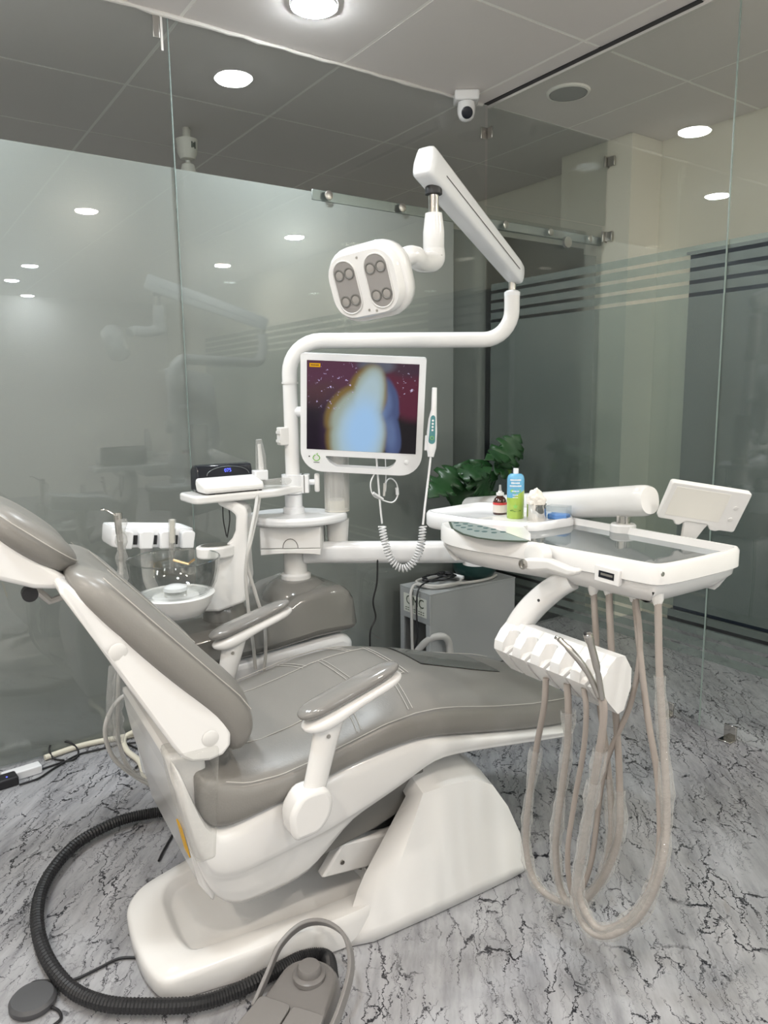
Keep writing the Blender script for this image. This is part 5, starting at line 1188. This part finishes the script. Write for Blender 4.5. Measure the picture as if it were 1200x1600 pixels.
MB().tube(crom([V((cx0 + 0.06, -0.17, 0.03)), V((cx0 - 0.01, -0.20, 0.11)), V((cx0 + 0.0, -0.27, 0.20)), V((cx0 + 0.04, -0.325, 0.235)), V((cx0 + 0.085, -0.335, 0.20)), V((cx0 + 0.10, -0.335, 0.08)), V((cx0 + 0.12, -0.34, 0.02))], 6), 0.017, 12).build('drain_hose', 'lhose', cab)
MB().tube(crom([V((cx0 + 0.10, -0.16, 0.06)), V((cx0 + 0.02, -0.19, 0.10)), V((cx0 - 0.012, -0.21, 0.15))], 5), 0.004, 8).build('wire', 'red', cab)
# coils on top
cg = thing('grey_cable_coil', 'coiled pale grey cable lying on the suction cabinet, tail hanging over the sticker', 'cable', (-0.47, -0.2, cz))
def ringpts(c, rx, ry, turns, z0, jit, seed, ph=0.0):
    r_ = random.Random(seed); out = []; n = int(turns*18)
    for i in range(n):
        a = ph + 2*PI*i/18; k = 1 + jit*r_.uniform(-1, 1)
        out.append(V((c[0] + rx*k*math.cos(a), c[1] + ry*k*math.sin(a), z0 + 0.004*(i/18) + 0.002*abs(math.sin(a*1.5)))))
    return out
gpts = ringpts((-0.452, -0.180), 0.118, 0.088, 2.4, cz + 0.0085, 0.03, 3, 2.6)
tail = [V((-0.585, -0.165, cz + 0.018)), V((-0.622, -0.175, cz - 0.02)), V((-0.635, -0.20, 0.33)), V((-0.640, -0.21, 0.18)), V((-0.625, -0.20, 0.06))]
MB().tube(crom(list(reversed(tail)) + gpts[3:] + [V((-0.30, -0.275, cz + 0.010)), V((-0.20, -0.270, cz + 0.010)), V((-0.13, -0.24, cz + 0.010))], 3), 0.0075, 8).build('cable', 'lhose', cg, smooth=70)
MB().tube([V((-0.365, -0.150, cz + 0.032)), V((-0.335, -0.225, cz + 0.025))], 0.010, 10).build('plug', 'white2', cg)
cbk = thing('black_cable_bundle', 'tangled thin black cable lying inside the grey coil on the cabinet', 'cable', (-0.46, -0.18, cz))
bpts = ringpts((-0.452, -0.175), 0.085, 0.058, 2.2, cz + 0.030, 0.16, 5, 0.4) + ringpts((-0.41, -0.18), 0.040, 0.035, 1.5, cz + 0.040, 0.2, 9)
bt = [V((-0.55, -0.20, cz + 0.028)), V((-0.615, -0.225, cz + 0.004)), V((-0.632, -0.235, 0.36)), V((-0.632, -0.24, 0.22)), V((-0.62, -0.20, 0.14)), V((-0.58, -0.17, 0.10))]
MB().tube(crom(list(reversed(bt)) + bpts, 3), 0.0042, 7).build('cable', 'black', cbk, smooth=70)
# plant
pc_ = V((-0.225, -0.185, cz))
plant = thing('monstera_plant', 'potted monstera with broad split leaves in a round dark green pot on the cabinet', 'plant', pc_)
MB().lathe([(0.065, 0.001), (0.085, 0.012), (0.110, 0.05), (0.114, 0.09), (0.108, 0.13), (0.098, 0.155), (0.088, 0.155), (0.085, 0.135), (0.0005, 0.130)], pc_, 36).build('pot', 'pot', plant, smooth=60)
def leaf(tip, basep, w, nrm, mat, cuts, seed):
    """monstera blade from base to tip, bent, with notched margins"""
    r_ = random.Random(seed); b0, t0 = V(basep), V(tip); ax = (t0 - b0); L = ax.length; ax.normalize()
    n0 = V(nrm); n0 = (n0 - ax*n0.dot(ax)).normalized(); sx = ax.cross(n0)
    NS = 26; bm = MB(); rows = []
    for i in range(NS + 1):
        u = i/NS
        hw = w*0.5*(math.sin(PI*min(1, u*1.02)**0.62))**0.8 if 0 < u < 1 else 0.0005
        if cuts and 0.18 < u < 0.9:
            ph = (u*cuts) % 1.0
            if ph > 0.70: hw *= 0.52
        droop = -0.16*L*u*u
        row = []
        for k, f in enumerate((-1, -0.66, -0.33, 0, 0.33, 0.66, 1)):
            curl = -0.20*hw*f*f + 0.05*hw*abs(f)
            back = -0.10*L*(1-u)*abs(f)**1.5 if u < 0.35 else 0
            row.append(b0 + ax*(L*u + back + 0.06*L*abs(f)*(u > 0.3)*(1-u)) + sx*(hw*f) + n0*(droop + curl + 0.006*math.sin(9*u + seed)))
        rows.append(row)
    bm.loft(rows, cap=False, closed=False)
    o = bm.build('leaf', mat, plant, smooth=60)
    md = o.modifiers.new('thickness', 'SOLIDIFY'); md.thickness = 0.0015
    return o
YP = -0.20
LV = [((672, 771), (712, 737), 0.17, (-0.35, -0.75, 0.75), 'leaf', 5, 1), ((752, 832), (735, 728), 0.26, (-0.5, -0.85, 0.35), 'leaf', 5, 2), ((712, 800), (728, 730), 0.20, (-0.75, -0.55, 0.45), 'leaf', 5, 3), ((772, 775), (742, 735), 0.20, (0.0, -0.9, 0.5), 'leaf', 5, 4),
      ((770, 725), (722, 740), 0.14, (-0.2, -0.45, 0.9), 'leaf', 4, 5), ((815, 678), (782, 722), 0.17, (-0.35, -0.9, 0.35), 'leaf', 5, 6), ((762, 712), (796, 704), 0.11, (-0.2, -0.7, 0.7), 'leaf', 4, 7), ((822, 697), (782, 712), 0.12, (-0.1, -0.8, 0.6), 'leaf', 4, 8), ((806, 745), (776, 726), 0.12, (0.0, -0.7, 0.7), 'leaf', 3, 10), ((800, 744), (785, 728), 0.09, (-0.2, -0.85, 0.5), 'leaf2', 0, 11), ((738, 800), (722, 742), 0.16, (-0.6, -0.75, 0.2), 'leaf', 4, 12)]
for k, (tp, bs_, w, nr, mt, cu_, sd__) in enumerate(LV):
    dy = 0.008*k - (0.20 if bs_[0] > 760 or tp[0] > 765 else 0.10)
    bpos = hy(bs_[0], bs_[1], YP + dy); tpos = hy(tp[0], tp[1], YP + dy - 0.04)
    leaf(tpos, bpos, w, nr, mt, cu_, sd__)
    MB().tube(crom([pc_ + V((0.03*math.cos(k*2.1), 0.03*math.sin(k*2.1), 0.125)), (pc_ + V((0, 0, 0.25))).lerp(bpos, 0.5), bpos], 5), 0.0045, 7).build('stem', 'leaf', plant)

# ================================================================== THINGS ON THE TABLE'S REAR SHELF
ZT = 0.9995
q = hz(781, 803, ZT)
bt_ = thing('medicine_bottle', 'small brown glass medicine bottle with red and cream label on the table shelf', 'bottle', q)
MB().lathe([(0.0200, 0.0), (0.0205, 0.002), (0.0205, 0.036), (0.016, 0.047), (0.0105, 0.052), (0.0105, 0.058)], q, 28).build('glass_body', 'brown', bt_)
MB().lathe([(0.0208, 0.006), (0.0208, 0.029)], q, 28, cap=False).build('label', 'paper', bt_)
MB().lathe([(0.0210, 0.029), (0.0210, 0.036)], q, 28, cap=False).build('label_band', 'red', bt_)
MB().lathe([(0.0115, 0.056), (0.0115, 0.064), (0.007, 0.065), (0.005, 0.070)], q, 20).build('cap', 'mount', bt_)
MB().tube([q + V((0, 0, 0.068)), q + V((0, 0, 0.087))], [0.0045, 0.003], 10).build('dropper', 'speaker', bt_)
q = hz(805, 809, ZT)
can = thing('spray_can', 'slim spray can, sky blue above lime green, on the table shelf', 'spray can', q)
R_ = 0.0245
MB().lathe([(R_ - 0.001, 0.0), (R_, 0.002), (R_, 0.060)], q, 32).build('can_lower', 'cangreen', can)
MB().lathe([(R_, 0.060), (R_, 0.112), (0.022, 0.122), (0.016, 0.127), (0.012, 0.128)], q, 32).build('can_upper', 'canblue', can)
# the colours meet in a wave: lime crest over the blue
wv_ = [[q + V(((R_ + 0.0003)*math.cos(a), (R_ + 0.0003)*math.sin(a), z)) for z in (0.055, 0.066 + 0.016*math.sin(a*1.0 + 2.4))] for a in [2*PI*k/40 for k in range(41)]]
MB().loft(wv_, cap=False, closed=False).build('colour_wave', 'cangreen', can)
MB().lathe([(0.0075, 0.126), (0.0075, 0.142), (0.006, 0.143)], q, 16).build('nozzle', 'white2', can)
vd = (V((CAM.x, CAM.y, 0)) - V((q.x, q.y, 0))).normalized(); a0 = math.atan2(vd.y, vd.x)
def badge(cz_, rx, rz, mat, r, poly=None):
    pl = poly or [(rx*math.cos(2*PI*k/20), rz*math.sin(2*PI*k/20)) for k in range(20)]
    b = MB(); b.prism(pl, lambda p: q + V(((r)*math.cos(a0 + p[0]/R_), r*math.sin(a0 + p[0]/R_), cz_ + p[1])), lambda p: q + V(((r + 0.0004)*math.cos(a0 + p[0]/R_), (r + 0.0004)*math.sin(a0 + p[0]/R_), cz_ + p[1])))
    return b.build('badge', mat, can, smooth=0)
badge(0.080, 0.0155, 0.0065, 'green', R_ + 0.0002)
def print_row(cz_, half, n, hgt, mat, r, seed):
    # unreadable print: a row of small strokes, as blurred as in the photograph
    r__ = random.Random(seed); step = 2*half/n
    for k in range(n):
        x = -half + step*k; h_ = hgt*r__.uniform(0.7, 1.0)
        badge(cz_, 0, 0, mat, r, [(x, -h_/2), (x + step*0.68, -h_/2), (x + step*0.68, h_/2), (x, h_/2)]).name = 'print_stroke'
print_row(0.1115, 0.0165, 9, 0.0052, 'white2', R_ + 0.0003, 1); print_row(0.1030, 0.0125, 6, 0.0052, 'white2', R_ + 0.0003, 2); print_row(0.0945, 0.0175, 10, 0.0048, 'white2', R_ + 0.0003, 3)
print_row(0.0800, 0.0105, 5, 0.0042, 'white2', R_ + 0.0008, 4)
print_row(0.0690, 0.0075, 4, 0.0030, 'white2', R_ + 0.0008, 5); print_row(0.0620, 0.0075, 4, 0.0030, 'white2', R_ + 0.0012, 6)
star = []
for k in range(10):
    rr2 = 0.0085 if k % 2 == 0 else 0.0035; star.append((rr2*math.cos(2*PI*k/10 + 0.3), rr2*math.sin(2*PI*k/10 + 0.3)))
badge(0.036, 0, 0, 'green', R_ + 0.0004, star)
badge(0.024, 0.016, 0.003, 'leaf2', R_ + 0.0003)
q2 = hz(838, 813, ZT)
cup = thing('steel_cotton_cup', 'small polished steel cup holding cotton on the table shelf', 'cup', q2)
MB().lathe([(0.026, 0.0), (0.027, 0.002), (0.027, 0.044), (0.0275, 0.047), (0.0255, 0.047), (0.025, 0.006), (0.0005, 0.004)], q2, 36, cap=False).build('cup_body', 'chrome', cup, smooth=40)
ct = MB(); r_ = random.Random(12)
bmc = bmesh.new(); bmesh.ops.create_icosphere(bmc, subdivisions=4, radius=1.0)
from mathutils import noise as mnoise
for v in bmc.verts:
    n = v.co.normalized(); d_ = 1 + 0.30*mnoise.noise(n*2.2 + V((3, 1, 2))) + 0.14*mnoise.noise(n*6) + 0.06*mnoise.noise(n*15)
    p = n*d_; v.co = V((p.x*0.0265, p.y*0.0245, p.z*0.036)) + V((-0.004 if p.z > 0.3 else 0, 0, 0.052))
    if v.co.z < 0.046:
        rr3 = math.hypot(v.co.x, v.co.y)
        if rr3 > 0.022: v.co.x *= 0.022/rr3; v.co.y *= 0.022/rr3
ct.add([v.co + q2 for v in bmc.verts], [tuple(v.index for v in f.verts) for f in bmc.faces]); bmc.free()
tag(ct.build('cotton_wool', 'cotton', None, smooth=180), 'fluffy tuft of white cotton wool in the steel cup', 'cotton')
q3 = hz(873, 811, ZT)
abx = thing('acrylic_box', 'clear acrylic box holding a blue insert beside the steel cup', 'box', q3)
fa = frame(q3, (0.35, -0.94, 0), ez)
for lo, hi in (((-0.030, -0.019, 0.002), (0.030, -0.018, 0.038)), ((-0.030, 0.018, 0.002), (0.030, 0.019, 0.038)), ((-0.030, -0.0179, 0.002), (-0.029, 0.0179, 0.038)), ((0.029, -0.0179, 0.002), (0.030, 0.0179, 0.038)), ((-0.030, -0.019, 0.038), (0.030, 0.019, 0.039))):
    MB().box(lo, hi, fa).build('acrylic_sheet', 'acrylic', abx)
MB().box((-0.028, -0.017, 0.0005), (0.028, 0.017, 0.016), fa).build('blue_insert', 'blue', abx, bevel=0.003)
# black lead hanging behind the cup tube
tag(MB().tube(crom([hy(590, 872, -0.80), hy(589, 910, -0.80), hy(583, 940, -0.80), hy(587, 965, -0.80), hy(579, 985, -0.80), hy(578, 1015, -0.80), hy(576, 1080, -0.80), hy(574, 1170, -0.79)], 6), 0.0032, 7).build('hanging_lead', 'black', None, smooth=70), 'thin black lead hanging behind the swing arm beside the cabinet', 'cable')

# ================================================================== THINGS ON THE FLOOR
# corrugated black hose in a wide loop
def fl_(px, py, z=0.028): return hz(px, py, z)
hp = [fl_(272, 1268), fl_(230, 1272), fl_(180, 1285), fl_(120, 1318), fl_(75, 1370), fl_(58, 1425), fl_(68, 1485), fl_(105, 1540), fl_(160, 1567), fl_(235, 1572), fl_(310, 1568), fl_(370, 1548), fl_(430, 1518), fl_(475, 1496), fl_(510, 1496), fl_(518, 1530)]
hp = [V((-1.93, -0.80, 0.028)).lerp(hp[0], 0.4)] + hp
pth = crom(hp, 26); rad = [0.0150 + (0.0024 if i % 2 else 0) for i in range(len(pth))]
tag(MB().tube(pth, rad, 12).build('corrugated_hose', 'black', None, smooth=20), 'thick black corrugated hose looping over the floor round the chair base', 'hose')
# foot switch
fs = thing('foot_switch', 'grey dental foot switch with round button and carry handle in front of the chair base', 'foot pedal', hz(470, 1585, 0))
fc = hz(472, 1546, 0.045); fc.z = 0
u1 = (hz(420, 1600, 0) - hz(478, 1510, 0)); u1.z = 0; u1.normalize()     # from the button toward the pedal plate
v1 = V((u1.y, -u1.x, 0)); v1 = v1 if v1.dot(_rt) > 0 else -v1
def FP(a, b_, z): return fc + u1*a + v1*b_ + V((0, 0, z))
bo_ = [(-0.085, 0.0)]
ol2 = []
for k in range(13):
    a = math.radians(180*k/12); ol2.append((-0.035 - 0.062*math.sin(a), -0.072*math.cos(a)))
ol2 += [(0.075, 0.082), (0.075, -0.082)]
b = MB(); b.loft([[FP(p[0], p[1], 0.002) for p in ol2], [FP(p[0], p[1], 0.018) for p in ol2], [FP(p[0]*0.95, p[1]*0.94, 0.042 if p[0] < 0.05 else 0.034) for p in ol2], [FP(p[0]*0.86 , p[1]*0.85, 0.050 if p[0] < 0.05 else 0.036) for p in ol2]])
b.build('switch_body', 'foot', fs, bevel=0.004, smooth=40)
MB().lathe([(0.037, 0.046), (0.037, 0.056), (0.030, 0.060), (0.027, 0.060), (0.027, 0.072), (0.024, 0.077), (0.0005, 0.0785)], FP(-0.035, 0.0, 0), 32).build('round_button', 'foot', fs, smooth=45)
for s_ in (-1, 1):
    MB().prism([(p.x, p.y) for p in rounded([(0.045, 0.002*s_), (0.045, 0.078*s_), (0.16, 0.090*s_), (0.19, 0.002*s_)], 0.012, 3)], lambda p: FP(p[0], p[1], 0.046), lambda p: FP(p[0], p[1], 0.016)).build('pedal_plate', 'foot2', fs, bevel=0.003)
MB().prism([(p.x, p.y) for p in rounded([(0.06, -0.085), (0.06, 0.085), (0.175, 0.09), (0.20, 0.0), (0.175, -0.09)], 0.02, 3)], lambda p: FP(p[0], p[1], 0.002), lambda p: FP(p[0], p[1], 0.0155)).build('pedal_base', 'foot', fs, bevel=0.004)
ha = crom([FP(0.085, 0.098, 0.020), FP(0.02, 0.104, 0.050), FP(-0.05, 0.098, 0.090), FP(-0.105, 0.060, 0.112), FP(-0.125, 0.0, 0.118), FP(-0.110, -0.055, 0.108), FP(-0.06, -0.086, 0.085), FP(0.0, -0.090, 0.050), FP(0.06, -0.090, 0.022)], 6)
b = MB(); rings = []
for i, p in enumerate(ha):
    t = (ha[min(i+1, len(ha)-1)] - ha[max(i-1, 0)]).normalized(); c_ = FP(-0.02, 0, 0.05); o_ = (p - c_); o_ = (o_ - t*o_.dot(t)).normalized(); wv2 = t.cross(o_)
    rings.append([p + o_*(0.0045*a_) + wv2*(0.0125*b2) for a_, b2 in ((-1, -1), (1, -1), (1, 1), (-1, 1))])
b.loft(rings); b.build('carry_handle', 'foot2', fs, bevel=0.002, smooth=40)
# round grey puck with its lead
pk = hz(52, 1570, 0.0)
pu = thing('foot_puck', 'round dark grey foot control puck lying beside the black hose', 'foot control', pk)
MB().lathe([(0.046, 0.001), (0.050, 0.006), (0.050, 0.016), (0.044, 0.023), (0.0005, 0.025)], pk, 40).build('puck_body', pmat('dark grey puck', (0.075, 0.075, 0.08), 0.45), pu, smooth=40)
MB().tube(crom([fl_(45, 1540, 0.005), fl_(60, 1533, 0.005), fl_(110, 1532, 0.005), fl_(150, 1515, 0.005), fl_(185, 1498, 0.005), fl_(220, 1496, 0.005)], 6), 0.0035, 7).build('puck_lead', 'black', pu)
MB().tube(crom([pk + V((0.03, -0.035, 0.006)), fl_(92, 1580, 0.005), fl_(95, 1592, 0.005), fl_(80, 1605, 0.005)], 6), 0.0035, 7).build('puck_lead', 'black', pu)
tag(MB().tube(crom([fl_(285, 1272, 0.03), fl_(272, 1300, 0.006), fl_(255, 1330, 0.006), fl_(248, 1345, 0.006)], 6), 0.0035, 7).build('base_lead', 'black', None), 'short black lead dropping from the chair to its base', 'cable')
# cream hose, black cables, adaptors along the back glass
tag(MB().tube(crom([fl_(70, 1184, 0.012), fl_(130, 1164, 0.012), fl_(200, 1150, 0.012), fl_(250, 1140, 0.012), V((-1.75, -0.28, 0.012))], 6), 0.011, 10).build('cream_hose', 'cream', None, smooth=70), 'straight cream hose along the foot of the back glass, from the white socket', 'hose', 'cream hoses behind the chair')
tag(MB().tube(crom([fl_(252, 1131, 0.06), fl_(225, 1138, 0.04), fl_(195, 1152, 0.012), fl_(198, 1172, 0.012), fl_(218, 1190, 0.012), fl_(228, 1215, 0.012), fl_(250, 1216, 0.012), fl_(262, 1205, 0.012)], 6), 0.011, 10).build('cream_hose', 'cream', None, smooth=70), 'cream hose bending in an S behind the chair below the assistant holder', 'hose', 'cream hoses behind the chair')
for k, (pts, lb) in enumerate((([(12, 1220), (40, 1212), (70, 1200), (100, 1190), (118, 1185), (122, 1172), (108, 1160), (85, 1160), (77, 1170), (84, 1185), (100, 1188)], 'thin black cable with an upright loop beside the adaptor by the back glass'),
                        ([(30, 1226), (60, 1216), (85, 1200), (120, 1180), (150, 1172), (195, 1162), (235, 1158), (255, 1152)], 'thin black cable running along the cream hose by the back glass'),
                        ([(195, 1160), (220, 1172), (238, 1172), (222, 1190), (208, 1205), (228, 1202), (248, 1195)], 'thin black cable zigzagging over the bent cream hose'))):
    tag(MB().tube(crom([fl_(a, b_, 0.006 + (0.03 if k == 0 and 5 < i < 9 else 0)) for i, (a, b_) in enumerate(pts)], 6), 0.0036, 7).build('floor_cable', 'black', None, smooth=70), lb, 'cable', 'black cables by the back glass')
q = fl_(46, 1210, 0.0)
fq = frame((q.x, q.y, 0), fl_(75, 1196, 0) - fl_(10, 1216, 0), ez)
tag(MB().box((-0.09, -0.022, 0.0), (0.04, 0.022, 0.032), fq).build('cable_socket', 'white2', None, bevel=0.004), 'white cable socket on the floor at the end of the cream hose', 'socket')
q = fl_(6, 1228, 0.0); fq2 = frame((q.x, q.y, 0), fl_(75, 1196, 0) - fl_(10, 1216, 0), ez)
pa = thing('power_adaptor', 'black power adaptor with a blue light on the floor beside the white socket', 'adaptor', q)
MB().box((-0.05, -0.03, 0.0), (0.045, 0.028, 0.034), fq2).build('adaptor_body', 'black', pa, bevel=0.006)
MB().lathe([(0.003, 0), (0.003, 0.001)], fq2 @ V((0.01, -0.01, 0.034)), 10).build('light', 'led', pa)
